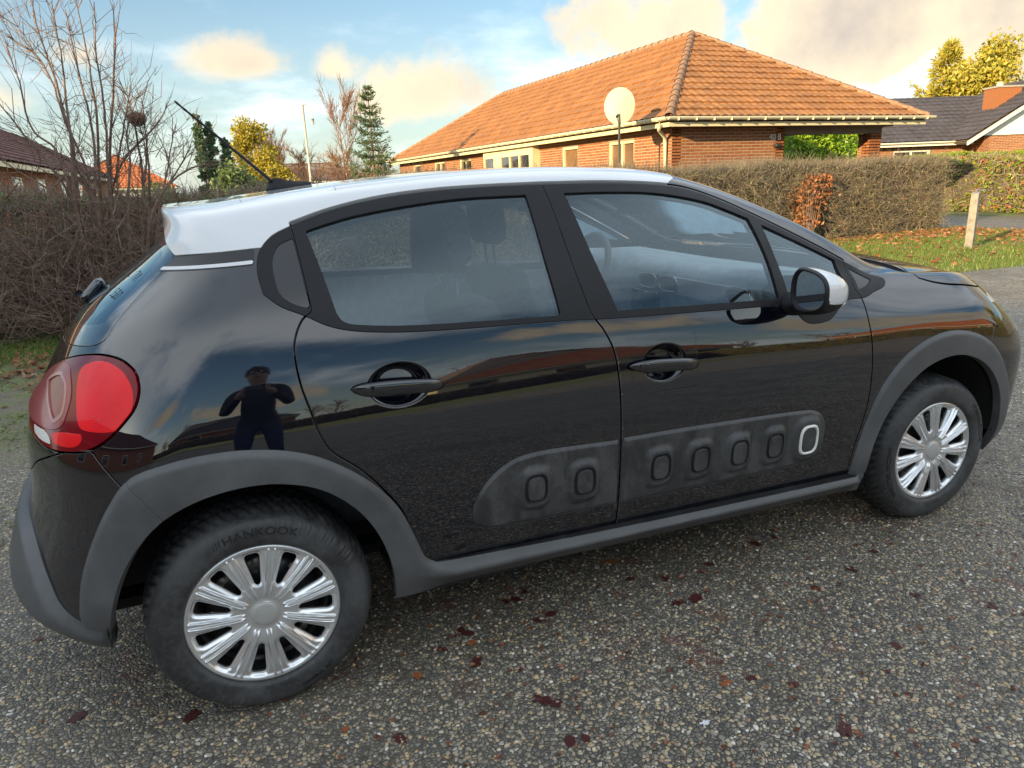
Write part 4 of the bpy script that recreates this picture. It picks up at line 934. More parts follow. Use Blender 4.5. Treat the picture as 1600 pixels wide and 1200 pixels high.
def mat_soil():
    m = NT('lawn_soil'); v = m.n('ShaderNodeNewGeometry').outputs['Position']
    f = m.ramp(m.noise(1.1, 7, .65, v), .34, .62); g = m.noise(14, 6, .65, v)
    c = m.mix(f, m.mix(g, (.10, .08, .05, 1), (.19, .15, .09, 1)), m.mix(g, (.08, .13, .03, 1), (.17, .22, .06, 1)))
    m.bsdf(**{'Base Color': c, 'Roughness': .9, 'Normal': m.bump(m.noise(45, 5, .7, v), .7, .02)}); return m.m
M_ASPH = mat_asphalt('exposed_aggregate_asphalt'); M_ROAD = mat_asphalt('road_asphalt', .95); M_SOIL = mat_soil()
def sheet(name, pts, z, mat, n=6):
    P = np.array([(x, y, z) for x, y in pts], float); me = bpy.data.meshes.new(name); me.from_pydata([tuple(p) for p in P], [], [list(range(len(P)))]); me.materials.append(mat)
    return tag(link(name, me), kind='structure')
sheet('ground', [(-600, -600), (600, -600), (600, 900), (-600, 900)], -.008, M_SOIL)
RG2 = np.random.default_rng(3)
def wavy(a, b, n, amp):
    a, b = np.array(a, float), np.array(b, float); t = np.linspace(0, 1, n)[:, None]; d = b-a; nn = np.array([-d[1], d[0]])/np.linalg.norm(d)
    w = np.convolve(RG2.normal(0, 1, n+6), np.ones(7)/7, 'valid')[:, None]; w[0] = w[-1] = 0; return a+d*t+nn*w*amp
EDGE = wavy((15.7, 3.75), (-40, 5.2), 240, .16)
sheet('driveway', [(-40, -14), (15.7, -14)]+[tuple(p) for p in EDGE], 0.0, M_ASPH)
sheet('road', [(15.7, -40), (19.6, -40)]+[tuple(p) for p in wavy((19.6, -40), (19.75, 60), 160, .12)]+[tuple(p) for p in wavy((15.75, 60), (15.7, -40), 160, .12)], -.003, M_ROAD)
M_STRAW = mat_soil()
def mat_pebble():
    m = NT('pebbles'); r = m.n('ShaderNodeNewGeometry').outputs['Random Per Island']; cr = m.n('ShaderNodeValToRGB', {0: r}); e = cr.color_ramp.elements; e[0].color = (.055, .056, .06, 1); e[1].color = (.85, .82, .74, 1); e[1].position = 1
    for p_, c in ((.20, (.12, .115, .11)), (.36, (.30, .265, .20)), (.50, (.44, .375, .27)), (.62, (.25, .215, .18)), (.74, (.54, .44, .28)), (.84, (.60, .41, .20)), (.90, (.38, .20, .12)), (.96, (.70, .62, .48))): e.new(p_).color = C4(c)
    v = m.n('ShaderNodeNewGeometry').outputs['Position']; c = m.mix(m.ramp(m.noise(300, 3, .6, v), .4, .7, 0, .3), cr.outputs[0], (.16, .15, .14, 1)); m.bsdf(**{'Base Color': c, 'Roughness': m.ramp(r, 0, 1, .55, .38)}); return m.m
def pebbles():
    rng = np.random.default_rng(17); N = 46000; n0 = N
    x = rng.uniform(-1.7, 5.2, N); y = np.interp(rng.random(N), [0, .62, 1], [-2.35, -.9, .9])
    r = rng.uniform(.0036, .0072, N)*np.where(rng.random(N) < .05, 1.45, 1); k = 7; a = np.arange(k)*2*np.pi/k; ph = rng.uniform(0, 6.28, N); el = rng.uniform(.62, 1.0, N)
    j = 1+rng.normal(0, .10, (N, k)); ang = a[None]; lx = r[:, None]*j*np.cos(ang); ly = r[:, None]*j*np.sin(ang)*el[:, None]; c, s = np.cos(ph)[:, None], np.sin(ph)[:, None]; X = lx*c-ly*s; Y = lx*s+ly*c; h = r*rng.uniform(.35, .62, N)
    base = np.stack([x[:, None]+X, y[:, None]+Y, np.full((N, k), -.0008)], -1); mid = np.stack([x[:, None]+X*.72, y[:, None]+Y*.72, np.broadcast_to((h*.72)[:, None], (N, k))], -1); top = np.stack([x+rng.normal(0, .1, N)*r, y+rng.normal(0, .1, N)*r, h], -1)[:, None]
    V = np.concatenate([base, mid, top], 1).reshape(-1, 3); b = (np.arange(N)*(2*k+1))[:, None]; i = np.arange(k)[None]; q = (i+1) % k
    F4 = np.stack([b+i, b+q, b+k+q, b+k+i], -1).reshape(-1, 4); F3 = np.stack([b+k+i, b+k+q, np.broadcast_to(b+2*k, (N, k))], -1).reshape(-1, 3)
    tag(link('gravel', np_mesh('gravel', V, [F4, F3], mat_pebble(), True)), 'rounded pebbles standing out of the worn asphalt', 'gravel', kind='stuff')
pebbles()
# ------------------------------------------------------------------ leaf, twig and grass scatter
def mat_leaf(name, cols, rough=.6, trans=.25):
    m = NT(name); r = m.n('ShaderNodeNewGeometry').outputs['Random Per Island']; cr = m.n('ShaderNodeValToRGB', {0: r}); e = cr.color_ramp.elements
    e[0].position, e[0].color = 0, C4(cols[0]); e[1].position, e[1].color = 1, C4(cols[-1])
    for k, c in enumerate(cols[1:-1]): e.new((k+1)/(len(cols)-1)).color = C4(c)
    d = m.n('ShaderNodeBsdfDiffuse', {'Color': cr.outputs[0], 'Roughness': .2}); t = m.n('ShaderNodeBsdfTranslucent', {'Color': cr.outputs[0]}); g = m.n('ShaderNodeBsdfGlossy', {'Color': (1, 1, 1, 1), 'Roughness': rough*.7})
    a = m.n('ShaderNodeMixShader', {0: trans, 1: d, 2: t}); b = m.n('ShaderNodeMixShader', {0: .03, 1: a, 2: g}); m.t.links.new(b.outputs[0], m.out.inputs[0]); return m.m
def leaf_quads(P, size, rng, flat=0.0, aspect=.6, up=None):
    """folded leaf of two quads sharing the midrib: 6 verts"""
    n = len(P); s = np.broadcast_to(size, (n,))*rng.uniform(.7, 1.3, n)
    d = rng.normal(size=(n, 3)); d[:, 2] *= (1-flat)
    if up is not None: d = d*.55+up
    d /= np.linalg.norm(d, axis=1, keepdims=True)
    q = rng.normal(size=(n, 3)); 
    if flat: q[:, 2] *= (1-flat)
    w = np.cross(d, q); w = np.cross(d, w) if flat else w
    w -= (w*d).sum(1, keepdims=True)*d; w /= np.maximum(np.linalg.norm(w, axis=1, keepdims=True), 1e-6); nn = np.cross(d, w)
    k = (s*aspect/2)[:, None]; L = (d*s[:, None]); fold = nn*k*.5
    V = np.stack([P, P+L*.45+w*k+fold, P+L, P+L*.45-w*k+fold], 1).reshape(-1, 3)
    i = np.arange(n)*4; F = np.concatenate([np.stack([i, i+1, i+2], 1), np.stack([i, i+2, i+3], 1)]); return V, F
def twigs(P, D, L, r, sag=0.0, rng=None):
    """three-sided tapering twigs, two segments each"""
    n = len(P); D = D/np.linalg.norm(D, axis=1, keepdims=True); ref = np.where(np.abs(D[:, 2:3]) > .8, [[1., 0, 0]], [[0., 0, 1]])
    A = np.cross(D, ref); A /= np.linalg.norm(A, axis=1, keepdims=True); B = np.cross(D, A)
    L = np.broadcast_to(L, (n,))[:, None]; r = np.broadcast_to(r, (n,))[:, None]
    bend = rng.normal(size=(n, 3))*.12*L if rng is not None else 0
    rings = []
    for t, k in ((0, 1), (.5, .75), (1, .35)):
        c = P+D*L*t+bend*(t*(1-t)*4 if t < 1 else .3); rings.append(np.stack([c+r*k*(math.cos(a)*A+math.sin(a)*B) for a in (0, 2.094, 4.189)], 1))
    V = np.stack(rings, 1).reshape(-1, 3); b = np.arange(n)*9; F = []
    for s in (0, 3):
        for k in range(3): F.append(np.stack([b+s+k, b+s+(k+1) % 3, b+s+3+(k+1) % 3, b+s+3+k], 1))
    return V, np.concatenate(F)
M_TWIG = mat_leaf('hedge_twigs', [(.14, .112, .085), (.23, .185, .13), (.31, .262, .18), (.19, .15, .115), (.37, .32, .23)], .8, 0)
M_BARK = simple('bark', (.20, .135, .105), .85, .35, 14, bump=.5, bscale=90, bdist=.004)
M_BARKL = simple('pale_bark', (.16, .12, .085), .85, .3, 8)
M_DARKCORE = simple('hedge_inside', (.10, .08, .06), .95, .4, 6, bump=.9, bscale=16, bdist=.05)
M_DRY = mat_leaf('dry_leaves', [(.16, .055, .03), (.28, .11, .05), (.38, .18, .08), (.22, .09, .05), (.45, .27, .15)], .6, .2)
M_COPPER = mat_leaf('copper_leaves', [(.26, .09, .035), (.40, .16, .06), (.50, .23, .09), (.30, .11, .045)], .6, .3)
M_GREENH = mat_leaf('dull_green_leaves', [(.15, .23, .07), (.21, .28, .10), (.28, .30, .13), (.23, .21, .11)], .6, .3)
M_LAUREL = mat_leaf('laurel_leaves', [(.16, .30, .02), (.26, .42, .03), (.38, .50, .05), (.20, .36, .03)], .35, .35)
M_BOX = mat_leaf('clipped_green_leaves', [(.17, .25, .02), (.25, .33, .03), (.33, .37, .04)], .5, .35)
M_PINE = mat_leaf('needle_green', [(.05, .11, .04), (.08, .15, .05), (.12, .18, .065), (.08, .12, .045)], .6, .15)
M_PINEB = mat_leaf('shrub_green', [(.09, .16, .05), (.14, .22, .07), (.20, .26, .09), (.12, .17, .06)], .6, .2)
M_CONIF = mat_leaf('conifer_green', [(.06, .13, .06), (.09, .17, .08), (.13, .20, .095)], .6, .15)
M_YELLOW = mat_leaf('yellow_leaves', [(.36, .29, .03), (.52, .41, .04), (.28, .28, .04), (.60, .44, .06)], .6, .35)
M_GOLD = mat_leaf('golden_green_needles', [(.30, .30, .04), (.44, .40, .06), (.56, .42, .07), (.22, .24, .04)], .6, .25)
M_RUSSET = mat_leaf('russet_twigs', [(.20, .10, .05), (.30, .16, .08), (.24, .13, .08), (.36, .22, .11)], .8, 0)
M_GRASS = mat_leaf('grass_blades', [(.08, .15, .025), (.13, .22, .035), (.19, .27, .05), (.27, .25, .09), (.10, .18, .03)], .5, .35)
def mesh_obj(name, parts, mat, parent=None, smooth=False):
    V = []; F3 = []; F4 = []; n = 0
    for v, f in parts: V.append(v); (F3 if f.shape[1] == 3 else F4).append(f+n); n += len(v)
    F = [np.concatenate(x) for x in (F3, F4) if x]; return link(name, np_mesh(name, np.concatenate(V), F, mat, smooth), parent)
def hedge(name, label, cat, a, b, depth, h, ntw, r=.006, group=None, leaves=None, core=M_DARKCORE, tw=M_TWIG, seed=1, face=1, ends=True, lean=0.0):
    """hedge along a->b; 'depth' to the left of the direction; face = side that is seen (1: right of a->b)"""
    rng = np.random.default_rng(seed); a = np.array(a, float); b = np.array(b, float); L = np.linalg.norm(b-a); d = (b-a)/L; nl = np.array([-d[1], d[0]])
    t = thing(name, label, cat, (a[0], a[1], 0), math.atan2(d[1], d[0]), group)
    # local frame: x along, y across (0..depth), z up
    n = max(int(L/.25), 8); m = 14; xs = np.linspace(.08, L-.08, n); prof = [(.10, 0), (.05, h*.35), (.06, h*.7), (.14, h*.93), (.35, h*.985), (depth-.35, h*.985), (depth-.14, h*.93), (depth-.06, h*.6), (depth-.1, 0)]
    prof = np.array(prof); V = np.stack([np.stack([np.full(len(prof), x), prof[:, 0], prof[:, 1]], 1) for x in xs]); nz = rng.normal(0, .035, V.shape); nz[..., 0] *= .4; nz[:, 0, 2] = nz[:, -1, 2] = 0; V = V+nz
    i = np.arange(n*len(prof)).reshape(n, -1); F = np.stack([i[:-1, :-1], i[1:, :-1], i[1:, 1:], i[:-1, 1:]], -1).reshape(-1, 4); parts = [(V.reshape(-1, 3), F)]
    for e in (0, -1):
        c = V[e].mean(0)[None]; k = len(prof); idx = np.arange(k); parts.append((np.concatenate([V[e], c]), np.stack([idx[:-1], idx[1:], np.full(k-1, k)], 1)))
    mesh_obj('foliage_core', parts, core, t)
    def shell(N, front=.62, top=.3):
        u = rng.random(N); x = rng.uniform(0, L, N); y = np.zeros(N); z = rng.uniform(0, h, N); k1 = u < front; k2 = (u >= front) & (u < front+top); k3 = u >= front+top
        y[k1] = rng.normal(.06, .05, k1.sum()); y[k2] = rng.uniform(0, depth, k2.sum()); z[k2] = h-np.abs(rng.normal(0, .04, k2.sum()))
        y[k3] = rng.uniform(0, depth, k3.sum()); x[k3] = np.where(rng.random(k3.sum()) < .5, rng.normal(.05, .05, k3.sum()), L-rng.normal(.05, .05, k3.sum()))
        if face < 0: y = depth-y
        lump = .05*np.sin(x*1.7+seed)+.04*np.sin(x*4.1+z*3)+.03*np.sin(z*6+x*.7); y = y+np.where(k1, lump*face, 0); z = z+np.where(k2, lump*.8, 0)
        return np.stack([x, y, np.clip(z, .02, None)], 1), k1, k2
    P, k1, k2 = shell(ntw); D = rng.normal(size=(ntw, 3))*np.array([.8, .45, .8]); D[:, 2] += .55; D[k2, 2] += .8; D[k1, 1] -= .25*face
    V, F = twigs(P, D, rng.uniform(.12, .42, ntw)*np.where(k2, .5, 1), rng.uniform(.5, 1.2, ntw)*r, 0, rng)
    V[:, 2] = np.maximum(V[:, 2], .005); mesh_obj('twigs', [(V, F)], tw, t)['kind'] = 'stuff'
    if leaves:
        for ln, lm, N, sz, mask in leaves:
            P, k1, k2 = shell(int(N)); P[:, 1] -= face*np.abs(rng.normal(0, .06, len(P)))
            if mask is not None: P = P[mask(P, rng)]
            V, F = leaf_quads(P, sz, rng); V[:, 2] = np.maximum(V[:, 2], .005); mesh_obj(ln, [(V, F)], lm, t)['kind'] = 'stuff'
    return t
# the long leafless hedge behind the car, in two lengths
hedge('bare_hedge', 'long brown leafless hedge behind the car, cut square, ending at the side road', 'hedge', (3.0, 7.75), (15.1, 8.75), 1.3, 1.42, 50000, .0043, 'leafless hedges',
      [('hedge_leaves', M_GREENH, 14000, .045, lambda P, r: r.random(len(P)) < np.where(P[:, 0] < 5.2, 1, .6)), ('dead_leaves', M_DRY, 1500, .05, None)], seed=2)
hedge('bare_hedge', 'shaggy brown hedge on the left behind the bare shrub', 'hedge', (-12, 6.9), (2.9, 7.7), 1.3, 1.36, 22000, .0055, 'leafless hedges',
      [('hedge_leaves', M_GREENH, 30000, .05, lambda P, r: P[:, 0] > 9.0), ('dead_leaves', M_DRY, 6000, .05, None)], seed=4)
hedge('green_hedge', 'sunlit olive hedge across the side road with orange leaves', 'hedge', (22.4, 7.0), (22.6, 30.0), 1.3, 1.5, 10000, .010, None,
      [('hedge_leaves', M_BOX, 16000, .10, lambda P, r: r.random(len(P)) < .8), ('orange_leaves', M_COPPER, 3500, .12, lambda P, r: (P[:, 0] < 6.5) | (r.random(len(P)) < .25))], seed=5, face=-1)
bpy.context.view_layer.update()
# copper beech growing through the hedge face
def copper():
    rng = np.random.default_rng(11); t = thing('beech_sapling', 'copper-leaved beech sapling growing through the face of the brown hedge', 'shrub', (10.75, 8.20, 0))
    N = 1300; P = np.stack([rng.normal(0, .36, N), rng.normal(.05, .09, N), rng.uniform(.22, 1.28, N)], 1); k = np.abs(P[:, 0]) < .12+.42*np.clip((P[:, 2]-.1)/.7, 0, 1)*np.clip((1.45-P[:, 2])/.5, .25, 1); P = P[k & (np.sin(P[:, 0]*17+P[:, 2]*9)+rng.normal(0, .8, N) > -.1)]
    P[:, 0] += (P[:, 2]-.5)*.30; mesh_obj('leaf', [leaf_quads(P, .085, rng)], M_COPPER, t)['kind'] = 'stuff'
    m = MB()
    for q in range(12): a = rng.uniform(-.3, .3); m.tube([(a*.2, 0, 0), (a*.6, -.05, .5), (a, -.05, rng.uniform(.9, 1.35))], [.012, .008, .003], 5)
    m.build('stem', M_BARK, t, True)
copper()
# grass and leaf litter on the verge
def verge():
    rng = np.random.default_rng(21)
    def band(N, x0, x1):
        x = rng.uniform(x0, x1, N); e = np.interp(x, EDGE[::-1, 0], EDGE[::-1, 1]); y = e+rng.random(N)**.9*(8.8-e); return x, y, e
    for nm, rngs in (('verge_grass', [(92000, 5.5, 15.75), (14000, 3.0, 5.5), (90000, -5.5, 3.0)]),):
        P = []
        for N, a, b in rngs: x, y, e = band(N, a, b); P.append(np.stack([x, y, np.full(N, -.006)], 1))
        P = np.concatenate(P); patch = np.sin(P[:, 0]*1.3+np.sin(P[:, 1]*2))+np.sin(P[:, 1]*2.7+P[:, 0]*.6)+rng.normal(0, .9, len(P)); P = P[patch > -1.0]; n = len(P)
        D = rng.normal(size=(n, 3))*.55; D[:, 2] = 1; D /= np.linalg.norm(D, axis=1, keepdims=True); h = rng.uniform(.025, .085, n); w = rng.uniform(.004, .008, n); ang = rng.uniform(0, 6.28, n); side = np.stack([np.cos(ang), np.sin(ang), 0*ang], 1)*w[:, None]
        V = np.stack([P-side, P+side, P+D*h[:, None]], 1).reshape(-1, 3); F = np.arange(n*3).reshape(n, 3); o = mesh_obj(nm, [(V, F)], M_GRASS); tag(o, 'short patchy winter grass of the verge', 'grass', kind='stuff')
    N = 5200; x = rng.uniform(6.5, 15.6, N); y = rng.uniform(4.4, 8.6, N); dens = np.exp(-((y-(8.2-.35*(x-11)*.3))/.8)**2)*.9+.16+.7*np.exp(-((x-14.6)/.9)**2)*(y > 5.5); k = rng.random(N) < dens
    P = np.stack([x, y, rng.uniform(.01, .05, N)], 1)[k]; V, F = leaf_quads(P, .085, rng, .75, .7); o = mesh_obj('leaf_litter', [(V, np.array(F))], M_DRY); tag(o, 'brown fallen leaves lying over the verge', 'leaves', kind='stuff')
    N = 2600; x = rng.uniform(-6, 3, N); y = np.interp(x, EDGE[::-1, 0], EDGE[::-1, 1])+rng.normal(.15, .5, N); P = np.stack([x, y, rng.uniform(.006, .03, N)], 1); V, F = leaf_quads(P, .06, rng, .8, .7); o = mesh_obj('leaf_litter', [(V, F)], M_DRY); tag(o, 'dark wet leaves along the left edge of the asphalt', 'leaves', kind='stuff')
    # clods and moss cushions along the broken edge
    N = 4200; x = rng.uniform(-3.6, .2, N); y = np.interp(x, EDGE[::-1, 0], EDGE[::-1, 1])-np.abs(rng.normal(0, 1.7, N)); k_ = (np.sin(x*5+np.sin(y*3)*2)+np.sin(y*4.3+x*2)+rng.normal(0, .7, N) > .2) & (y > .6); x, y = x[k_], y[k_]; N = len(x); P = np.stack([x, y, np.zeros(N)], 1)
    V, F = leaf_quads(np.repeat(P, 5, 0)+rng.normal(0, .03, (N*5, 3))*np.array([1, 1, .05]), .025, rng, .3, .6); V[:, 2] = np.maximum(V[:, 2], .001); o = mesh_obj('moss', [(V, F)], M_GREENH); tag(o, 'moss tufts on the old asphalt margin', 'moss', kind='stuff')
verge()
# ------------------------------------------------------------------ buildings
def mat_brick(name, cols):
    m = NT(name); r = m.n('ShaderNodeObjectInfo').outputs['Random']; ri = m.n('ShaderNodeNewGeometry').outputs['Random Per Island']
    cr = m.n('ShaderNodeValToRGB', {0: m.math('FRACT', m.math('ADD', r, ri))}); e = cr.color_ramp.elements; e[0].color = C4(cols[0]); e[1].color = C4(cols[-1])
    for k, c in enumerate(cols[1:-1]): e.new((k+1)/(len(cols)-1)).color = C4(c)
    v = m.coord('Object'); c = m.mix(m.ramp(m.noise(25, 5, .6, v), .35, .7, 0, .4), cr.outputs[0], (.20, .075, .035, 1))
    m.bsdf(**{'Base Color': c, 'Roughness': .85, 'Normal': m.bump(m.noise(120, 4, .6, v), .3, .003)}); return m.m
M_BRICK = mat_brick('red_brick', [(.29, .10, .036), (.34, .13, .047), (.25, .08, .032), (.38, .16, .06)])
M_MORTAR = simple('mortar', (.42, .33, .24), .95, .12, 12, bump=.3)
M_TILE = None
def mat_tile(name, a, b, moss=(.10, .085, .04), amt=.5):
    m = NT(name); v = m.coord('Object'); ri = m.n('ShaderNodeNewGeometry').outputs['Random Per Island']
    f = m.ramp(m.noise(1.1, 6, .65, v), .35, .7); g = m.ramp(m.noise(9, 6, .7, v), .45, .72); bl = m.ramp(m.noise(2.6, 5, .75, v), .64, .74)
    st = m.ramp(m.noise(2.2, 6, .7, m.coord('Object', (1, 3.0, .45)), .4), .42, .66); c = m.mix(f, C4(a), C4(b)); c = m.mix(m.math('MULTIPLY', st, .78), c, (a[0]*.50, a[1]*.48, a[2]*.55, 1)); c = m.mix(m.math('MULTIPLY', ri, .35), c, (a[0]*.6, a[1]*.55, a[2]*.5, 1)); c = m.mix(m.math('MULTIPLY', g, .25), c, (.16, .10, .06, 1)); c = m.mix(m.math('MULTIPLY', bl, amt), c, C4(moss))
    m.bsdf(**{'Base Color': c, 'Roughness': .8, 'Normal': m.bump(m.noise(40, 4, .6, v), .25, .006)}); return m.m
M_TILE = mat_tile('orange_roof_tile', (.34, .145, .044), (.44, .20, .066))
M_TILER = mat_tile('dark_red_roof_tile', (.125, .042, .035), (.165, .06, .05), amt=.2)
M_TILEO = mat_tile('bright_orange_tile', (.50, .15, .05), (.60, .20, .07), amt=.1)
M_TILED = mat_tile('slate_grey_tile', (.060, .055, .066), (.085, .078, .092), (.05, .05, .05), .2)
M_CREAM = simple('cream_paint', (.72, .64, .42), .5, .06, 3); M_WOODW = simple('white_boards', (.80, .79, .74), .55, .04, 4)
M_SOFFIT = simple('brown_soffit', (.22, .16, .12), .8, .1, 3); M_CONC = simple('concrete', (.34, .32, .28), .9, .12, 5, bump=.3)
M_PANE = simple('window_pane', (.035, .04, .045), .04, .3, .8, coat=1.0); M_CURT = simple('curtain_brown', (.16, .09, .05), .8, .2, 3); M_DOORW = simple('brown_door', (.20, .11, .05), .5, .15, 6)
M_GUTTER = simple('pale_gutter', (.70, .66, .50), .45, .06, 3); M_IRON = simple('dark_iron', (.03, .03, .03), .5, .1); M_NUM = simple('white_numerals', (.75, .73, .66), .5, .05)
_bm = {}
def brick_mesh(l):
    k = round(l, 3)
    if k not in _bm:
        m = MB(); b = .004; h = .0545; x = l; V = np.array([(0, .004, 0), (x, .004, 0), (x, .004, h), (0, .004, h), (b, -.006, b), (x-b, -.006, b), (x-b, -.006, h-b), (b, -.006, h-b)]); m.add(V, [(4, 5, 6, 7), (0, 1, 5, 4), (1, 2, 6, 5), (2, 3, 7, 6), (3, 0, 4, 7)])
        _bm[k] = np_mesh('brick', np.concatenate(m.v), np.concatenate(m.f4), M_BRICK, False)
    return _bm[k]
def brick_wall(parent, a, b, z0, z1, holes=(), singles=0, seed=0, name='wall', back=None):
    """wall from a to b (seen from the right of a->b); returns the mortar wall object"""
    a = np.array(a, float); b = np.array(b, float); L = np.linalg.norm(b-a); d = (b-a)/L; ang = math.atan2(d[1], d[0])
    # mortar sheet with openings: grid of rectangles left after the holes are cut, with thickness
    xs = sorted({0, L, *[h[0] for h in holes], *[h[1] for h in holes]}); zs = sorted({z0, z1, *[min(max(h[2], z0), z1) for h in holes], *[min(max(h[3], z0), z1) for h in holes]}); m = MB()
    inside = lambda x, z: any(h[0] < x < h[1] and h[2] < z < h[3] for h in holes)
    for i in range(len(xs)-1):
        for j in range(len(zs)-1):
            if not inside((xs[i]+xs[i+1])/2, (zs[j]+zs[j+1])/2): m.box((xs[i], 0, zs[j]), (xs[i+1], .24, zs[j+1]))
    w = m.build(name, M_MORTAR, parent); w.location = (a[0], a[1], 0); w.rotation_euler = (0, 0, ang)
    pitch, pl = .0667, .240; rng = np.random.default_rng(seed); bricks = []
    nz = int((z1-z0)/pitch)
    for r in range(nz):
        z = z1-(r+1)*pitch+.006; x = -(.12 if r % 2 else 0)
        while x < L:
            x0, x1 = max(x, 0)+.006, min(x+pl, L)-.006; x += pl
            if x1-x0 < .03: continue
            if any(h[0]-.001 < x1 and x0 < h[1]+.001 and h[2] < z+.054 and z < h[3] for h in holes):
                h = [h for h in holes if h[0]-.001 < x1 and x0 < h[1]+.001 and h[2] < z+.054 and z < h[3]][0]
                if x0 < h[0]-.03: x1 = h[0]-.002
                elif x1 > h[1]+.03: x0 = h[1]+.002
                else: continue
            bricks.append((x0, z, x1-x0))
    n = 0; V = []; F = []; nv = 0
    for x0, z, l in bricks:
        if n < singles:
            o = link('brick', brick_mesh(l), w); o.location = (x0, rng.uniform(-.0015, .0015), z); n += 1
        else:
            me = brick_mesh(l); co = np.array([v.co for v in me.vertices])+np.array([x0, rng.uniform(-.0015, .0015), z]); V.append(co); F.append(np.array([list(p.vertices) for p in me.polygons])+nv); nv += len(co)
    if V: tag(link('brickwork', np_mesh('brickwork', np.concatenate(V), np.concatenate(F), M_BRICK, False), w), kind='stuff')
    return w
def window_unit(parent, w, x0, x1, z0, z1, n=1, frame=M_CREAM, pane=M_PANE, door=False):
    """framed window in wall w's local frame"""
    f = MB(); t = .07
    f.box((x0, .03, z0), (x0+t, .12, z1)); f.box((x1-t, .03, z0), (x1, .12, z1)); f.box((x0+t, .03, z1-t), (x1-t, .12, z1)); f.box((x0+t, .03, z0), (x1-t, .12, z0+t))
    W_ = (x1-x0-2*t-(n-1)*t)/n; fr = None
    for k in range(1, n): f.box((x0+t+k*W_+(k-1)*t, .03, z0+t), (x0+t+k*W_+k*t, .12, z1-t))
    fr = f.build('window', frame, parent); fr.location = w.location; fr.rotation_euler = w.rotation_euler
    for k in range(n):
        p = MB(); xa = x0+t+k*(W_+t); p.box((xa, .085, z0+t), (xa+W_, .10, z1-t)); p.build('pane', pane, fr)
    return fr
def tiled_slope(name, parent, e0, e1, r0, r1, mat, course=.34, col=.215, amp=.024, step=.036, samples=6):
    """roof slope between eave e0->e1 and ridge r0->r1 (any quad or triangle), real waved tiles"""
    e0, e1, r0, r1 = [np.array(p, float) for p in (e0, e1, r0, r1)]; U = e1-e0; L = np.linalg.norm(U); U /= L; mid = (r0+r1)/2; Vv = mid-e0; Vv -= U*(Vv@U); H = np.linalg.norm(Vv); Vv /= H; N = np.cross(U, Vv); N *= np.sign(N[2])
    us = np.linspace(0, L, int(L/col)*samples+1); nr = int(math.ceil(H/course)); wav = amp*(np.abs(np.sin(np.pi*us/col))**.7)
    vs = []; hs = []
    for r in range(nr): vs += [r*course+.001, (r+1)*course-.001 if r < nr-1 else H]; hs += [step, .0]
    vs = np.array(vs); hs = np.array(hs); A, B = np.meshgrid(us, vs); Hh = wav[None]+hs[:, None]
    P = e0+A[..., None]*U+B[..., None]*Vv+Hh[..., None]*N; n, k = A.shape; T = grid_tris(n, k)
    ul, ur = (r0-e0)@U, (r1-e0)@U; f = np.maximum(B/H*ul-A, A-(L-(L-ur)*B/H)).reshape(-1)
    p = Patch(np.concatenate([P.reshape(-1, 3), np.tile(N, (n*k, 1)), A.reshape(-1, 1)], 1), T); p = clip(p, f-.001)
    if U[0]*Vv[1]-U[1]*Vv[0] < 0: p.T = p.T[:, ::-1]
    V = p.A[:, :3]; o = link(name, np_mesh(name, V, p.T, mat, False), parent)
    # solid deck just below
    m = MB(); q = [x-N*.03 for x in (e0, e1, r1, r0)]; q2 = [x-N*.10 for x in (e0, e1, r1, r0)]; m.quad(*q); m.quad(*q2[::-1]); m.build('roof_deck', M_SOFFIT, parent); return o
def ridge_tiles(parent, a, b, mat, r=.11, l=.36, name='ridge_tile'):
    a = np.array(a, float); b = np.array(b, float); L = np.linalg.norm(b-a); n = max(int(L/l), 1); d = (b-a)/L
    side = np.cross(d, [0, 0, 1]); side /= np.linalg.norm(side); up = np.cross(side, d)
    k = 9; an = np.linspace(-.25, math.pi+.25, k); V = []; F = []
    def ring(c, rr): return c+rr*(np.cos(an)[:, None]*side+np.sin(an)[:, None]*up)
    Pm = np.concatenate([ring(np.zeros(3), r), ring(d*l*.12, r), ring(d*(l+.03), r*.86)]); i = np.arange(3*k).reshape(3, k); Fm = np.stack([i[:-1, :-1], i[:-1, 1:], i[1:, 1:], i[1:, :-1]], -1).reshape(-1, 4)
    me = np_mesh(name, Pm, Fm, mat, True)
    for q in range(n): o = link(name, me, parent); o.location = a+d*l*q*L/(n*l)+np.array([0, 0, -.03])
def hip_roof(t, x0, x1, y0, y1, ze, ridge, zr, mat, faces='WSEN', ridge_mat=None, **k):
    """ridge = ((x,y),(x,y)) near end first; along y"""
    (ax, ay), (bx, by) = ridge; A = (ax, ay, zr); B = (bx, by, zr)
    if 'W' in faces: tiled_slope('roof_slope', t, (x0, y1, ze), (x0, y0, ze), B, A, mat, **k)
    if 'S' in faces: tiled_slope('roof_slope', t, (x0, y0, ze), (x1, y0, ze), A, A, mat, **k)
    if 'E' in faces: tiled_slope('roof_slope', t, (x1, y0, ze), (x1, y1, ze), A, B, mat, **k)
    if 'N' in faces: tiled_slope('roof_slope', t, (x1, y1, ze), (x0, y1, ze), B, B, mat, **k)
    rm = ridge_mat or mat
    ridge_tiles(t, A, B, rm)
    for c in ((x0, y0), (x1, y0)): ridge_tiles(t, (c[0], c[1], ze+.02), A, rm)
    for c in ((x0, y1), (x1, y1)): ridge_tiles(t, (c[0], c[1], ze+.02), B, rm)
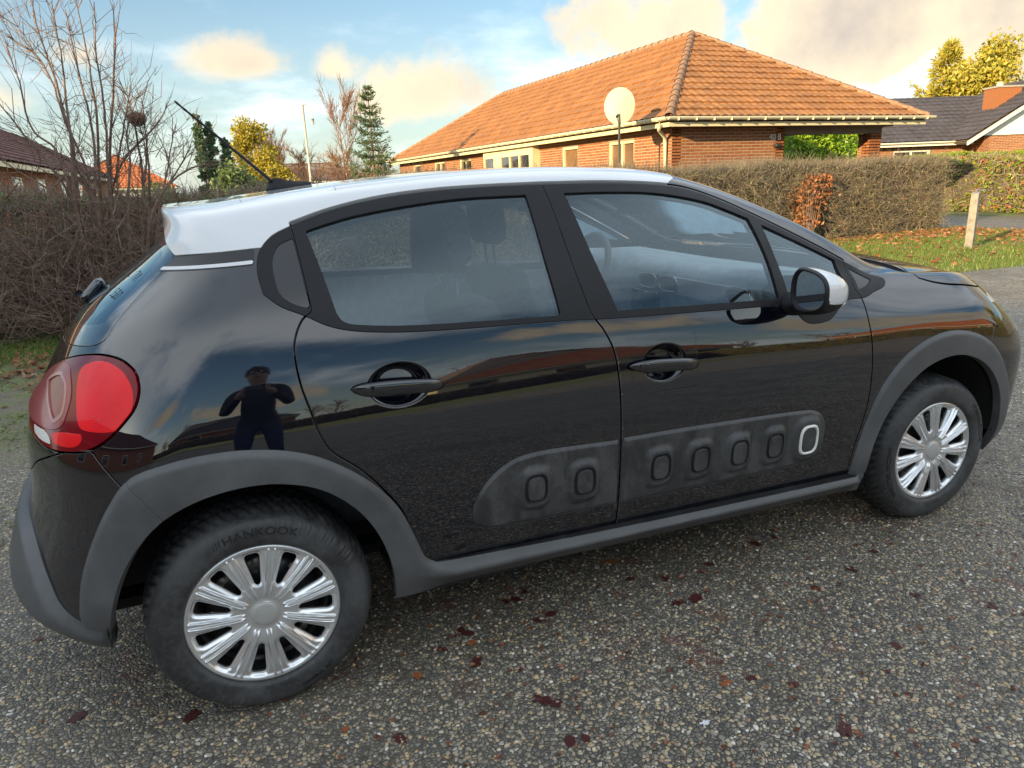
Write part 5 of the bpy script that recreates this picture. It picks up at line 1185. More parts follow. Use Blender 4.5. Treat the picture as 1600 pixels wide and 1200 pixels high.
def gutter(parent, a, b, mat=M_GUTTER, r=.075, brackets=True):
    a = np.array(a, float); b = np.array(b, float); d = (b-a)/np.linalg.norm(b-a); s = np.cross(d, [0, 0, 1.]); an = np.linspace(math.pi, 2*math.pi, 9); m = MB()
    P = [np.concatenate([c+rr*(np.cos(an)[:, None]*s+np.sin(an)[:, None]*np.array([0, 0, 1.])) for rr in (r,)]+[c+(r-.008)*(np.cos(an[::-1])[:, None]*s+np.sin(an[::-1])[:, None]*np.array([0, 0, 1.]))]) for c in (a, b)]; V, F = loft(P); m.add(V, F); o = m.build('gutter', mat, parent)
    if brackets:
        n = int(np.linalg.norm(b-a)/.45); mb = MB(); mb.box((-.004, -.078, -.079), (.004, .078, -.02)); me = np_mesh('gutter_bracket', np.concatenate(mb.v), np.concatenate(mb.f4), mat, False)
        for q in range(n): k = link('gutter_bracket', me, o); k.location = a+d*(q+.5)*.45; k.rotation_euler = (0, 0, math.atan2(d[1], d[0]))
    return o
def main_house():
    t = thing('brick_bungalow', 'red brick bungalow with orange tiled hip roof and carport, number 40 B', 'house', (0, 0, 0))
    x0, x1, y0, y1 = 9.62, 16.25, 11.1, 34.0; zt = 2.38
    zb = 1.10
    # gable-side wall facing the street, then the carport opening and its pillar
    w = brick_wall(t, (x0, y0), (12.72, y0), 0, zt, (), 300, 1)
    brick_wall(t, (12.72, y0), (12.72, y0+3.2), 0, zt, (), 0, 8)
    pc = brick_wall(t, (15.42, y0), (15.78, y0), 0, 2.18, (), 0, 2, 'carport_pillar'); brick_wall(t, (15.42, y0+.36), (15.42, y0), 0, 2.18, (), 0, 3, 'carport_pillar')
    brick_wall(t, (15.78, y0), (15.78, y0+.36), 0, 2.18, (), 0, 4, 'carport_pillar')
    m = MB(); m.box((12.722, y0+.02, 2.18), (15.80, y0+.22, zt)); m.build('carport_beam', M_SOFFIT, t)
    m = MB(); m.box((12.75, y0+.25, 2.36), (x1+.2, 20, 2.40)); m.build('carport_ceiling', M_SOFFIT, t)
    # long wall facing left: local x runs from the far end to the near corner
    Y = lambda y: y1-y
    holes = [(Y(13.76), Y(12.59), 0, 2.21), (Y(16.31), Y(15.37), 0, 2.22), (Y(21.8), Y(17.75), .3, 2.36), (Y(25.03), Y(23.73), .8, 2.22), (Y(28.26), Y(26.85), .8, 2.25), (Y(31.57), Y(30.4), .8, 2.25)]
    lw = brick_wall(t, (x0, y1), (x0, y0), 0, zt, holes, 0, 5)
    a, b = holes[0][:2]; window_unit(t, lw, a, b, 0, 2.21, 2, M_CREAM, M_CURT)
    a, b = holes[1][:2]; window_unit(t, lw, a, b, 0, 2.22, 1, M_CREAM, M_DOORW)
    for h, n in ((holes[3], 2), (holes[4], 2), (holes[5], 1)): window_unit(t, lw, h[0], h[1], h[2], h[3], n)
    # pale bay with four lights
    a, b = holes[2][:2]; bay = MB(); bay.box((a, -.25, .3), (b, .2, 1.10)); bay.box((a, -.25, 2.12), (b, .2, 2.36))
    bw = bay.build('bay_front', M_CREAM, t); bw.location = lw.location; bw.rotation_euler = lw.rotation_euler
    edges = [a, a+.12, a+.95, a+1.08, a+2.2, a+2.32, b-1.25]
    cuts = [(a+.10, a+.92), (a+1.55, a+2.25), (a+2.33, a+3.0), (a+3.08, a+3.78)]
    prev = a
    post = MB()
    for c0, c1 in cuts+[(b, b)]: post.box((prev, -.245, 1.10), (c0, .2, 2.12)); prev = c1
    pw = post.build('bay_post', M_CREAM, t); pw.location = lw.location; pw.rotation_euler = lw.rotation_euler
    for c0, c1 in cuts:
        p = MB(); p.box((c0, -.20, 1.10), (c1, -.185, 2.12)); o = p.build('bay_pane', M_PANE, t); o.location = lw.location; o.rotation_euler = lw.rotation_euler
    for q in ((x1, y0+6, x1, y1), (x0+.3, y1, x1, y1)): brick_wall(t, q[:2], q[2:], 0, zt, (), 0, 7) if False else None
    m = MB(); m.box((x1-.24, 18, 0), (x1, y1, zt)); m.box((x0, y1-.2, 0), (x1-.25, y1, zt)); m.box((12.75, 20.0, 0), (x1-.25, 20.2, 2.35)) if False else None; m.build('back_wall', M_MORTAR, t)
    m = MB(); m.box((x0+.25, y0+.25, 0), (12.70, y1-.3, 2.2)); m.build('room_block', M_CURT, t)
    # roof
    ex0, ex1, ey0, ey1 = 9.20, 16.72, 10.62, 34.5; ze, zr = 2.52, 5.02
    hip_roof(t, ex0, ex1, ey0, ey1, ze, ((12.93, 15.0), (12.93, 28.4)), zr, M_TILE, 'WSE', simple('mossy_ridge', (.30, .17, .10), .9, .4, 12))
    for p, q in (((ex0+.02, ey0+.02), (ex1-.02, ey0+.12)), ((ex0+.02, ey0+.12), (ex0+.10, ey1))):
        m = MB(); m.box((p[0], p[1], 2.345), (q[0], q[1], 2.43)); m.build('fascia', M_CREAM, t)
    m = MB(); m.box((ex0+.1, ey0+.12, 2.40), (ex1-.02, y0+.3, 2.41)); m.box((ex0+.1, y0+.3, 2.40), (x0+.25, ey1, 2.41)); m.build('soffit', M_SOFFIT, t)
    gutter(t, (ex0-.07, ey0-.07, 2.535), (ex1+.12, ey0-.07, 2.535)); gutter(t, (ex0-.07, ey1, 2.535), (ex0-.07, ey0-.07, 2.535))
    # downpipe at the near corner
    m = MB(); m.tube([(ex0-.07, 10.85, 2.47), (ex0-.07, 10.85, 2.36), (ex0+.02, 11.0, 2.30), (9.50, 11.20, 2.17), (9.545, 11.235, 2.05), (9.545, 11.235, 0)], .04, 10); m.build('downpipe', M_GUTTER, t, True)
    # house number and lamp
    me = text_mesh('40 B', .19, .008); o = link('house_number', me, t, M_NUM); me.materials.clear(); me.materials.append(M_NUM); o.location = (12.43, y0-.02, 2.07); o.rotation_euler = (math.pi/2, 0, 0)
    m = MB(); add_r(m, (12.38, y0-.13, 1.90), (12.56, y0-.012, 1.98), .03); m.build('wall_lamp', M_IRON, t, True)
    return t
main_house()
def dish():
    t = thing('satellite_dish', 'pale round satellite dish on a pole beside the orange roof', 'satellite dish', (8.22, 10.95, 0))
    m = MB(); m.tube([(0, 0, 0), (0, 0, 2.62)], .025, 10); m.build('pole', M_CHROME, t, True)
    r = np.linspace(0, .365, 12); pr = [(x, .35*x*x) for x in r]; V, F = lathe(pr, 48); V2 = V+np.array([0, .012, 0]); mm = MB(); mm.add(V, F); mm.add(V2, F[:, ::-1]); d = mm.build('reflector', simple('beige_dish', (.46, .42, .33), .5, .05, 3), t, True)
    d.location = (0, 0, 2.78); d.rotation_euler = Vector((-.60, -.79, .10)).to_track_quat('-Y', 'Z').to_euler(); d.scale = (.86, 1, 1)
    # y axis of the reflector points away from the viewer side
    m = MB(); m.tube([(0, -.02, -.40), (0, -.36, -.30)], .010, 8); m.build('feed_arm', M_CHROME, d, True)
    m = MB(); m.tube([(0, -.40, -.29), (0, -.31, -.25)], .03, 10); m.build('receiver', M_IRON, d, True)
dish()
def right_house():
    t = thing('brick_house', 'brick house with slate-grey roof, white gable and square chimney on the right', 'house', (26.6, 20.26, 0), math.atan2(-1.51, 3.76))
    # local x along the eave (to the right), y away
    brick_w = lambda a, b, z, holes=(), s=1: brick_wall(t, a, b, 0, z, holes, 0, s)
    w = brick_w((-.4, .4), (3.7, .4), 2.2, [(.95, 2.5, .8, 2.0)], 11); window_unit(t, w, .95, 2.5, .8, 2.0, 2, M_WOODW)
    brick_w((3.7, -.6), (9.7, -.6), 2.42, (), 12); brick_w((3.7, .4), (3.7, -.6), 2.42, (), 13) 
    m = MB(); m.box((6.1, -.63, 0), (7.3, -.602, 2.1)); m.build('door_panel', M_CREAM, t)
    tiled_slope('roof_slope', t, (-.55, 0, 2.30), (9, 0, 2.30), (1.6, 4.0, 4.35), (9, 4.0, 4.35), M_TILED, .36, .30, .03, .03, 4)
    tiled_slope('roof_slope', t, (9, 8, 2.30), (-.55, 8, 2.30), (9, 4.0, 4.35), (1.6, 4.0, 4.35), M_TILED, .36, .30, .03, .03, 4)
    m = MB(); m.box((-.8, -.02, 2.14), (3.66, .10, 2.28)); m.build('fascia', M_WOODW, t); m = MB(); m.box((-.4, .66, 0), (9, 7.6, 2.25)); m.build('back_wall', M_MORTAR, t)
    # white boarded gable of the wing with a deep barge board
    V = np.array([(3.3, -.62, 2.45), (10.1, -.62, 2.45), (6.7, -.62, 4.55)]); m = MB(); m.add(np.concatenate([V, V+np.array([0, .3, 0])]), [(0, 1, 2), (3, 5, 4)]); m.build('gable', M_WOODW, t)
    for s in (1, -1):
        e = np.array([6.7-s*3.9, 0, 2.26]); a = np.array([6.7, 0, 4.68]); m = MB(); dn = np.array([0, 0, .17]); V = np.array([e+(0, -1.0, 0), a+(0, -1.0, 0), a+(0, -1.0, 0)-dn, e+(0, -1.0, 0)-dn, e+(0, -.92, 0), a+(0, -.92, 0), a+(0, -.92, 0)-dn, e+(0, -.92, 0)-dn])
        m.add(V, [(0, 3, 2, 1), (4, 5, 6, 7), (0, 1, 5, 4), (3, 7, 6, 2), (0, 4, 7, 3), (1, 2, 6, 5)]); m.build('barge_board', M_WOODW, t)
    tiled_slope('roof_slope', t, (2.75, 4, 2.28), (2.75, -1.02, 2.28), (6.7, 4, 4.72), (6.7, -1.02, 4.72), M_TILED, .36, .30, .03, .03, 4)
    tiled_slope('roof_slope', t, (10.65, -1.02, 2.28), (10.65, 4, 2.28), (6.7, -1.02, 4.72), (6.7, 4, 4.72), M_TILED, .36, .30, .03, .03, 4)
    m = MB(); m.box((4.75, .55, 2.8), (5.75, 1.45, 4.36)); c = m.build('chimney', M_BRICK, t); m = MB(); m.box((4.71, .51, 4.36), (5.79, 1.49, 4.43)); m.build('chimney_cap', M_CONC, c)
    for z in np.arange(2.9, 4.3, .067):
        pass
    m = MB(); m.tube([(5.1, 1.0, 4.40), (5.1, 1.0, 4.62)], .13, 10); m.build('chimney_pot', M_CREAM, c, True)
    gutter(t, (-.8, -.08, 2.30), (3.6, -.08, 2.30), M_WOODW, brackets=False)
right_house()
def hip_house(name, label, x0, x1, y0, y1, ze, ridge, zr, mat, wallmat=M_MORTAR, wins=(), rz=0, group=None):
    t = thing(name, label, 'house', (0, 0, 0), 0, group); o = .45
    m = MB(); m.box((x0+o, y0+o, 0), (x1-o, y1-o, ze-.1)); m.build('wall', wallmat, t)
    hip_roof(t, x0, x1, y0, y1, ze, ridge, zr, mat, 'WSEN', course=.34, col=.25, samples=4)
    m = MB(); m.box((x0+.02, y0+.02, ze-.16), (x1-.02, y0+.1, ze-.02)); m.box((x0+.02, y1-.1, ze-.16), (x1-.02, y1-.02, ze-.02)); m.box((x0+.02, y0+.1, ze-.16), (x0+.1, y1-.1, ze-.02)); m.box((x1-.1, y0+.1, ze-.16), (x1-.02, y1-.1, ze-.02)); m.build('fascia', M_GUTTER, t)
    m = MB(); m.box((x0+.1, y0+.1, ze-.10), (x1-.1, y1-.1, ze-.09)); m.build('soffit', M_SOFFIT, t)
    for ax, p, a, b, z0, z1 in wins:
        f = MB(); g = MB()
        if ax == 'x': s = 1 if p > (x0+x1)/2 else -1; f.box((p-.03, a, z0), (p+.03, b, z1)); g.box((p-.04, a+.08, z0+.08), (p+.04, b-.08, z1-.08))
        else: f.box((a, p-.03, z0), (b, p+.03, z1)); g.box((a+.08, p-.04, z0+.08), (b-.08, p+.04, z1-.08))
        w = f.build('window', M_WOODW, t); g.build('pane', M_PANE, w)
    return t
M_BRICKFAR = simple('far_brick', (.33, .14, .075), .9, .15, 3)
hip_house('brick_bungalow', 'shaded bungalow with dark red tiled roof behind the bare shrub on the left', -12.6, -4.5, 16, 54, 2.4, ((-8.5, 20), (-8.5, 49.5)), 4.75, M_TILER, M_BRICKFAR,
          [('x', -4.95, y, y+1.4, .8, 2.05) for y in (24, 28, 33, 38, 44)])
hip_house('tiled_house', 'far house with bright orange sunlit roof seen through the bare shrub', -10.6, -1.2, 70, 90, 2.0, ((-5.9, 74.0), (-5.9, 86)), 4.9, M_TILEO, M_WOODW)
hip_house('dark_roofed_house', 'low distant house with brown roof behind the russet bare trees', 2.5, 16.5, 64, 76, 2.0, ((6.5, 70), (12.5, 70)), 3.6, simple('brown_far_roof', (.14, .085, .07), .9, .1), M_BRICKFAR)
# out-of-frame neighbours: the house whose shadow lies over the car, and houses across the street (mirrored in the paint)
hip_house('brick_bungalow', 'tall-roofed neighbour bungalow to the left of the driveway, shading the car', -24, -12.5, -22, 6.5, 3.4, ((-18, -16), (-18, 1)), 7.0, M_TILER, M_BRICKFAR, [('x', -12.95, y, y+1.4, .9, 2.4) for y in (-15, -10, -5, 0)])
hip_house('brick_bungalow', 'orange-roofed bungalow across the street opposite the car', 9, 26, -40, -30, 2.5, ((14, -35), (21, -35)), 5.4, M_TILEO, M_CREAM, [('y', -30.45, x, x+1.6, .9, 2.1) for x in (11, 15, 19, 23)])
hip_house('brick_bungalow', 'grey-roofed bungalow across the street behind the camera', -14, 2, -44, -34, 2.5, ((-9, -39), (-3, -39)), 5.2, M_TILED, M_BRICKFAR, [('y', -34.45, x, x+1.6, .9, 2.1) for x in (-12, -8, -3)])
hip_house('brick_bungalow', 'sunlit brick bungalow beyond the side road to the right of the camera', 25, 36, -24, -9, 2.5, ((30.5, -19), (30.5, -14)), 5.2, M_TILEO, M_BRICKFAR, [('x', 25.45, y, y+1.5, .8, 2.1) for y in (-22, -18, -14, -11.5)])
# ------------------------------------------------------------------ trees, shrubs and street furniture
def bare_tree(name, label, cat, loc, h, spread, seed, r0=.08, mat=M_BARKL, group=None, levels=3, fan=7, first=.22, twig=.012, rx=1.0, upright=.6, crown=None):
    rng = np.random.default_rng(seed); t = thing(name, label, cat, loc, 0, group); m = MB(); tw = []
    def grow(p, d, L, r, lv):
        n = 5; pts = [p]; dd = d.copy()
        for k in range(n-1): dd = dd+rng.normal(0, .10, 3); dd[2] += .05; dd /= np.linalg.norm(dd); pts.append(pts[-1]+dd*L/(n-1))
        pts = np.array(pts); rad = np.linspace(r, r*.45, n)
        if lv < levels: m.tube(pts, rad, 6 if lv == 0 else 4, False)
        else: tw.append((pts[0], dd, L, r))
        if lv < levels:
            nb = fan if lv else fan+4
            for q in range(nb):
                f = rng.uniform(first if lv == 0 else .25, 1); i = min(int(f*(n-1)), n-2); pp = pts[i]+(pts[i+1]-pts[i])*(f*(n-1)-i); ax = rng.normal(size=3); ax -= ax@dd*dd; ax /= np.linalg.norm(ax); nd = dd*upright+ax*spread*(1-.3*lv/levels); nd[2] += .1; nd /= np.linalg.norm(nd)
                grow(pp, nd, L*rng.uniform(.38, .62)*(1.15-.5*f if lv == 0 else 1), max(r*.42, twig*.6), lv+1)
    grow(np.zeros(3), np.array([0, 0, 1.]), h*.78, r0, 0)
    m.build('trunk', mat, t, True)
    P = np.array([x[0] for x in tw]); D = np.array([x[1] for x in tw]); L = np.array([x[2] for x in tw])
    if crown is not None or True: mesh_obj('crown', [twigs(P, D, L, twig, 0, rng)], crown or mat, t)
    return t
def leafy_tree(name, label, cat, loc, h, w, z0, n, leaf, mat, seed, trunk=.08, lumps=14, group=None, shape='round', bark=M_BARK):
    rng = np.random.default_rng(seed); t = thing(name, label, cat, loc, 0, group); m = MB(); m.tube([(0, 0, -.02), (.02, 0, h*.4), (0, .02, h*.85)], [trunk, trunk*.8, trunk*.2], 8)
    C = []; R = []
    for k in range(lumps):
        f = rng.random(); z = z0+(h-z0)*f; rr = w*({'round': math.sqrt(max(.05, 1-(2*f-1)**2)), 'cone': (1-f)*.95+.06, 'column': .75*math.sqrt(max(.08, 1-f**3))}[shape]); a = rng.uniform(0, 6.28); d = rr*math.sqrt(rng.random())*.8
        C.append((d*math.cos(a), d*math.sin(a), z)); R.append(w*rng.uniform(.22, .42)); m.tube([(0, 0, max(z-.35*w, .1)), np.array(C[-1])*.9+np.array([0, 0, 0])], [trunk*.4, trunk*.12], 5, False)
    m.build('trunk', bark, t, True); C = np.array(C); R = np.array(R); i = rng.integers(0, lumps, n); d = rng.normal(size=(n, 3)); d /= np.linalg.norm(d, axis=1, keepdims=True); P = C[i]+d*(R[i]*rng.random(n)**.4)[:, None]; P = P[P[:, 2] > max(z0-.3, .03)]
    mesh_obj('crown', [leaf_quads(P, leaf, rng)], mat, t); return t
def spruce(name, label, loc, h, w, seed, mat=M_PINE, needle=.16, group=None, dens=1.0, z0=.1):
    rng = np.random.default_rng(seed); t = thing(name, label, 'tree', loc, 0, group); m = MB(); m.tube([(0, 0, 0), (0, 0, h*.6), (.01, 0, h)], [h*.016, h*.008, .008], 8); P = []; U = []; z = h*z0
    while z < h*.985:
        f = z/h; L = w*(1-f)**.85+.08; nb = int(6+4*(1-f))
        for k in range(nb):
            a = rng.uniform(0, 6.28); Lk = L*rng.uniform(.65, 1.12); tilt = rng.uniform(-.05, .35)+.5*f**2; d = np.array([math.cos(a)*math.cos(tilt), math.sin(a)*math.cos(tilt), math.sin(tilt)]); p0 = np.array([0, 0, z]); s = np.linspace(0, 1, 6)[:, None]; pts = p0+d*Lk*s+np.array([0, 0, -.10*Lk])*(s*(1-s))*4; m.tube(pts, np.linspace(.014, .004, 6)*h/4, 4, False)
            n = int(70*Lk/w*dens)+10; tt = rng.uniform(.12, 1.03, n); sd = np.cross(d, [0, 0, 1]); sd /= np.linalg.norm(sd); sp = rng.normal(0, 1, n)*(.16*Lk*(1.1-tt)+.03); q = p0+d*Lk*tt[:, None]+sd*sp[:, None]+np.array([0, 0, -.40*Lk])*(tt*(1-tt))[:, None]+rng.normal(0, .02*Lk+.01, (n, 3)); P.append(q); u = d*.9+sd*np.sign(sp)[:, None]*.7; U.append(u)
        z += h*rng.uniform(.05, .075)*(1-.35*f)
    m.build('trunk', M_BARK, t, True); P = np.concatenate(P); U = np.concatenate(U); mesh_obj('crown', [leaf_quads(P, needle, rng, 0, .22, U)], mat, t); return t
# tall bare shrub on the left, its main shoots one by one
PXS = [((172,335),(165,240),(160,150),(150,80),(145,0)), ((175,300),(178,150),(181,60),(176,5)), ((128,335),(115,230),(100,180),(80,110),(55,40),(40,-25)), ((142,345),(130,270),(95,190),(75,130),(45,80),(5,18)), ((78,122),(60,90),(8,57)),
       ((155,330),(150,230),(135,160),(115,80),(100,10)), ((160,320),(150,170),(140,100),(120,-10)), ((120,330),(108,200),(95,100),(78,0)), ((118,335),(110,300),(85,230),(50,200),(30,130),(10,70)), ((125,335),(90,270),(40,210),(0,160)), ((226,325),(215,230),(205,170),(185,120)),
       ((238,335),(235,260),(230,200),(224,150)), ((250,335),(262,260),(272,195)), ((232,345),(270,280),(302,228)), ((200,335),(205,250),(200,205),(222,140)), ((150,335),(120,260),(60,230),(0,215)), ((165,345),(190,250),(240,190),(252,170)), ((140,340),(70,290),(0,250)), ((222,330),(228,240),(217,190)), ((240,330),(290,270),(335,262)), ((110,350),(60,320),(0,300)), ((185,330),(182,250),(192,180),(200,130))]
def pxray(p): d = np.array([(p[0]-800)/1134, -(p[1]-600)/1134, 1.0]); return d[0]*np.array(_R)+d[1]*np.array(_U)+d[2]*np.array(_f)
def left_shrub():
    rng = np.random.default_rng(31); base = np.array([-.95, 6.15, 0]); t = thing('bare_shrub', 'tall leafless shrub with long upright shoots at the left corner', 'shrub', tuple(base)); m = MB(); tips = []; P = []; D = []
    for s in PXS:
        y = 6.15+rng.normal(0, .35); pts = []
        for p in s: d = pxray(p); k = (y-CAM[1])/d[1]; pts.append(np.array(CAM)+d*k)
        foot = np.array([base[0]+(pts[0][0]-base[0])*.55, y*.5+base[1]*.5, 0]); pts = np.array([foot]+pts) if s[0][1] > 290 else np.array(pts); pts = spline(pts, 5); n = len(pts); r = np.linspace(.020 if s[0][1] > 290 else .010, .0045, n); pts = pts+np.cumsum(rng.normal(0, .004, pts.shape), 0)
        m.tube(pts-base, r, 6, False)
        for q in range(int(9+n*.5)):
            i = rng.integers(n//4, n-1); d = pts[min(i+1, n-1)]-pts[i]; d /= np.linalg.norm(d)+1e-9; a = rng.normal(size=3); nd = d*.9+a*.6; nd[2] += .3; P.append(pts[i]-base); D.append(nd)
    # low spreading brushwood round the foot
    for q in range(2300):
        x = rng.normal(-.1, .70); y = rng.normal(-.1, .35); z = abs(rng.normal(.25, .60)); P.append(np.array([x, y, z])); a = rng.normal(size=3); a[2] = abs(a[2])*.8+.15; D.append(a)
    P = np.array(P); D = np.array(D); L = rng.uniform(.18, .62, len(P)); m.build('shoots', M_BARK, t, True)
    V, F = twigs(P, D, L, rng.uniform(.0025, .0055, len(P)), 0, rng); V[:, 2] = np.maximum(V[:, 2], 0); mesh_obj('twigs', [(V, F)], M_BARK, t)
    P2 = P+D/np.linalg.norm(D, axis=1, keepdims=True)*(L*rng.uniform(.3, .9, len(P)))[:, None]; k = rng.integers(0, len(P), 4500); D2 = D[k]+rng.normal(0, .8, (4500, 3)); V, F = twigs(P2[k], D2, rng.uniform(.06, .25, 4500), .0026, 0, rng); V[:, 2] = np.maximum(V[:, 2], 0); mesh_obj('fine_twigs', [(V, F)], M_BARK, t)['kind'] = 'stuff'
    d = pxray((214, 186)); k = (6.1-CAM[1])/d[1]; c = np.array(CAM)+d*k; nst = thing('bird_nest', 'dark round bird nest of twigs high in the bare shrub', 'nest', tuple(c)); N = 420; u = rng.normal(size=(N, 3)); u /= np.linalg.norm(u, axis=1, keepdims=True); Pn = u*np.array([.085, .085, .06])*rng.uniform(.6, 1, N)[:, None]; Dn = np.cross(u, rng.normal(size=(N, 3)))
    mesh_obj('nest_twigs', [twigs(Pn-Dn/np.linalg.norm(Dn, axis=1, keepdims=True)*.05, Dn, .10, .003, 0, rng)], M_BARK, nst)
left_shrub()
def thicket(label, x0, x1, y0, y1, h, n, seed, leaves=400):
    rng = np.random.default_rng(seed); t = thing('thicket', label, 'shrub', ((x0+x1)/2, (y0+y1)/2, 0), 0, 'brushwood in front of the left hedge'); P = np.stack([rng.uniform(x0, x1, n)-(x0+x1)/2, rng.uniform(y0, y1, n)-(y0+y1)/2, rng.random(n)**1.4*h*.85], 1); D = rng.normal(size=(n, 3)); D[:, 2] = np.abs(D[:, 2])*.7+.2
    V, F = twigs(P, D, rng.uniform(.2, .7, n), rng.uniform(.002, .0055, n), 0, rng); V[:, 2] = np.clip(V[:, 2], 0, None); mesh_obj('twigs', [(V, F)], M_TWIG, t)['kind'] = 'stuff'
    Q = np.stack([rng.uniform(x0, x1, leaves)-(x0+x1)/2, rng.uniform(y0, y1, leaves)-(y0+y1)/2, rng.random(leaves)**1.2*h], 1); mesh_obj('leaf', [leaf_quads(Q, .045, rng)], M_DRY, t)['kind'] = 'stuff'
thicket('tangled brown brushwood at the far left in front of the hedge', -3.9, -1.3, 6.0, 6.9, 1.25, 2300, 41, 3500)
thicket('tangled brown brushwood just behind the back of the car', -1.3, 1.3, 6.3, 7.2, 1.25, 2200, 42, 2500)
# conifers, shrubs and trees behind the hedges
leafy_tree('green_shrub', 'wide loose green shrub just right of the bare shrub', 'shrub', (.92, 12.7, 0), 1.62, 1.0, .2, 9000, .09, M_PINEB, 51, .05, 22)
leafy_tree('green_shrub', 'darker green shrub low behind the bare shrub', 'shrub', (-.35, 13.2, 0), 1.95, .75, .2, 5000, .08, M_PINEB, 52, .05, 14)
for k, (x, y, h) in enumerate(((.62, 34.0, 4.6), (1.05, 34.3, 4.3), (1.65, 34.8, 3.7))):
    leafy_tree('columnar_conifer', ['tallest of three dark columnar conifers, left one', 'middle one of three dark columnar conifers', 'shortest of three dark columnar conifers, right one'][k], 'tree', (x, y, 0), h, .36, .2, 5200, .15, M_CONIF, 55+k, .06, 60, 'columnar conifers', 'column')
leafy_tree('yellow_tree', 'bright yellow bushy tree behind the car aerial', 'tree', (3.1, 41.5, 0), 4.7, 1.75, .4, 7000, .20, M_YELLOW, 61, .10, 26)
leafy_tree('yellow_shrub', 'low yellow-leaved shrub at the foot of the aerial', 'shrub', (2.9, 25, 0), 2.05, .85, .2, 3500, .13, M_YELLOW, 62, .05, 14)
spruce('young_spruce', 'young dark green spruce with stepped branches left of the bungalow', (5.72, 22.6, 0), 4.55, 1.30, 63, M_PINE, .13, None, 1.25)
for k, (x, y, h, sp, lab) in enumerate(((7.6, 52, 4.2, .7, 'broad russet bare bush behind the street lamp'), (9.9, 50, 4.7, .75, 'dome-shaped russet bare tree left of the spruce'), (6.3, 55, 5.4, .35, 'slim bare tree left of the street lamp'), (12.2, 60, 9.6, .38, 'tall pale birch standing behind the spruce'), (11.6, 48, 3.6, .7, 'low russet bare bush just left of the spruce'), (4.6, 50, 4.9, .5, 'thin bare tree behind the yellow tree'))):
    bare_tree('bare_tree', lab, 'tree', (x, y, 0), h, sp, 70+k, .07, M_RUSSET, 'bare winter trees in the distance', 3, 8, .12 if sp > .6 else .25, .014, crown=M_RUSSET, upright=.75)
spruce('golden_conifer', 'large golden-green conifer behind the grey roof on the right', (44.5, 31.6, 0), 8.6, 4.3, 81, M_GOLD, .42, None, 2.2, .15)
leafy_tree('golden_tree', 'bushy golden tree right of the large conifer', 'tree', (44.5, 28.6, 0), 7.6, 2.9, 1.5, 9000, .26, M_GOLD, 82, .15, 24)
spruce('thin_conifer', 'thin brownish conifer at the far right behind the chimney', (51.0, 33.3, 0), 8.9, 2.2, 83, M_RUSSET, .40, None, 1.0, .15)
bare_tree('bare_tree', 'pale bare tree at the right end of the orange roof', 'tree', (40.5, 35.5, 0), 6.0, .6, 84, .08, M_RUSSET, 'bare winter trees in the distance', 3, 8, .2, .02, upright=.7)
hedge('laurel_hedge', 'tall bright green laurel hedge seen through the carport', 'hedge', (18.5, 20.3), (26.0, 20.7), 1.0, 4.2, 300, .006, None, [('leaf', M_LAUREL, 14000, .17, None)], core=simple('laurel_inside', (.09, .17, .02), .9, .4, 6), seed=91)
hedge('clipped_hedge', 'low clipped bright green hedge in front of the grey-roofed house', 'hedge', (24.2, 17.2), (29.6, 15.6), .9, 1.74, 200, .006, None, [('leaf', M_BOX, 9000, .09, None)], core=simple('box_inside', (.10, .13, .015), .9, .3, 6), seed=92)
# treeline behind the camera (seen only in the paint) 
ORD = 'first second third fourth fifth sixth seventh eighth ninth tenth eleventh twelfth thirteenth fourteenth fifteenth sixteenth'.split()
for k in range(16):
    x = -60+k*9+RG2.normal(0, 2); y = -58+RG2.normal(0, 5)
    bare_tree('bare_tree', 'bare tree across the street behind the camera, %s from the left' % ORD[k], 'tree', (x, y, 0), RG2.uniform(6, 10), .65, 200+k, .16, M_BARK, 'bare trees across the street', 2, 9, .2, .035, upright=.7)
hedge('bare_hedge', 'brown hedge across the street behind the camera', 'hedge', (40, -27), (-40, -27), 1.2, 1.3, 5000, .02, 'leafless hedges', [('dead_leaves', M_DRY, 3000, .1, None)], seed=95)
hedge('green_hedge', 'sunlit olive hedge along the side road right of the camera', 'hedge', (22.4, -30.0), (22.4, 4.0), 1.3, 1.5, 4000, .012, None, [('hedge_leaves', M_BOX, 9000, .12, None), ('orange_leaves', M_COPPER, 2500, .12, None)], seed=96, face=-1)
leafy_tree('golden_tree', 'golden tree beside the sunlit bungalow right of the camera', 'tree', (24.5, -4.5, 0), 6.5, 2.4, 1.2, 4000, .3, M_GOLD, 97, .15, 22)
hedge('tall_hedge', 'tall dark windbreak hedge far off to the right, outside the frame', 'hedge', (75, -60), (75, 60), 3, 6, 3000, .04, None, [('hedge_leaves', M_GREENH, 9000, .5, None)], seed=98, face=-1)
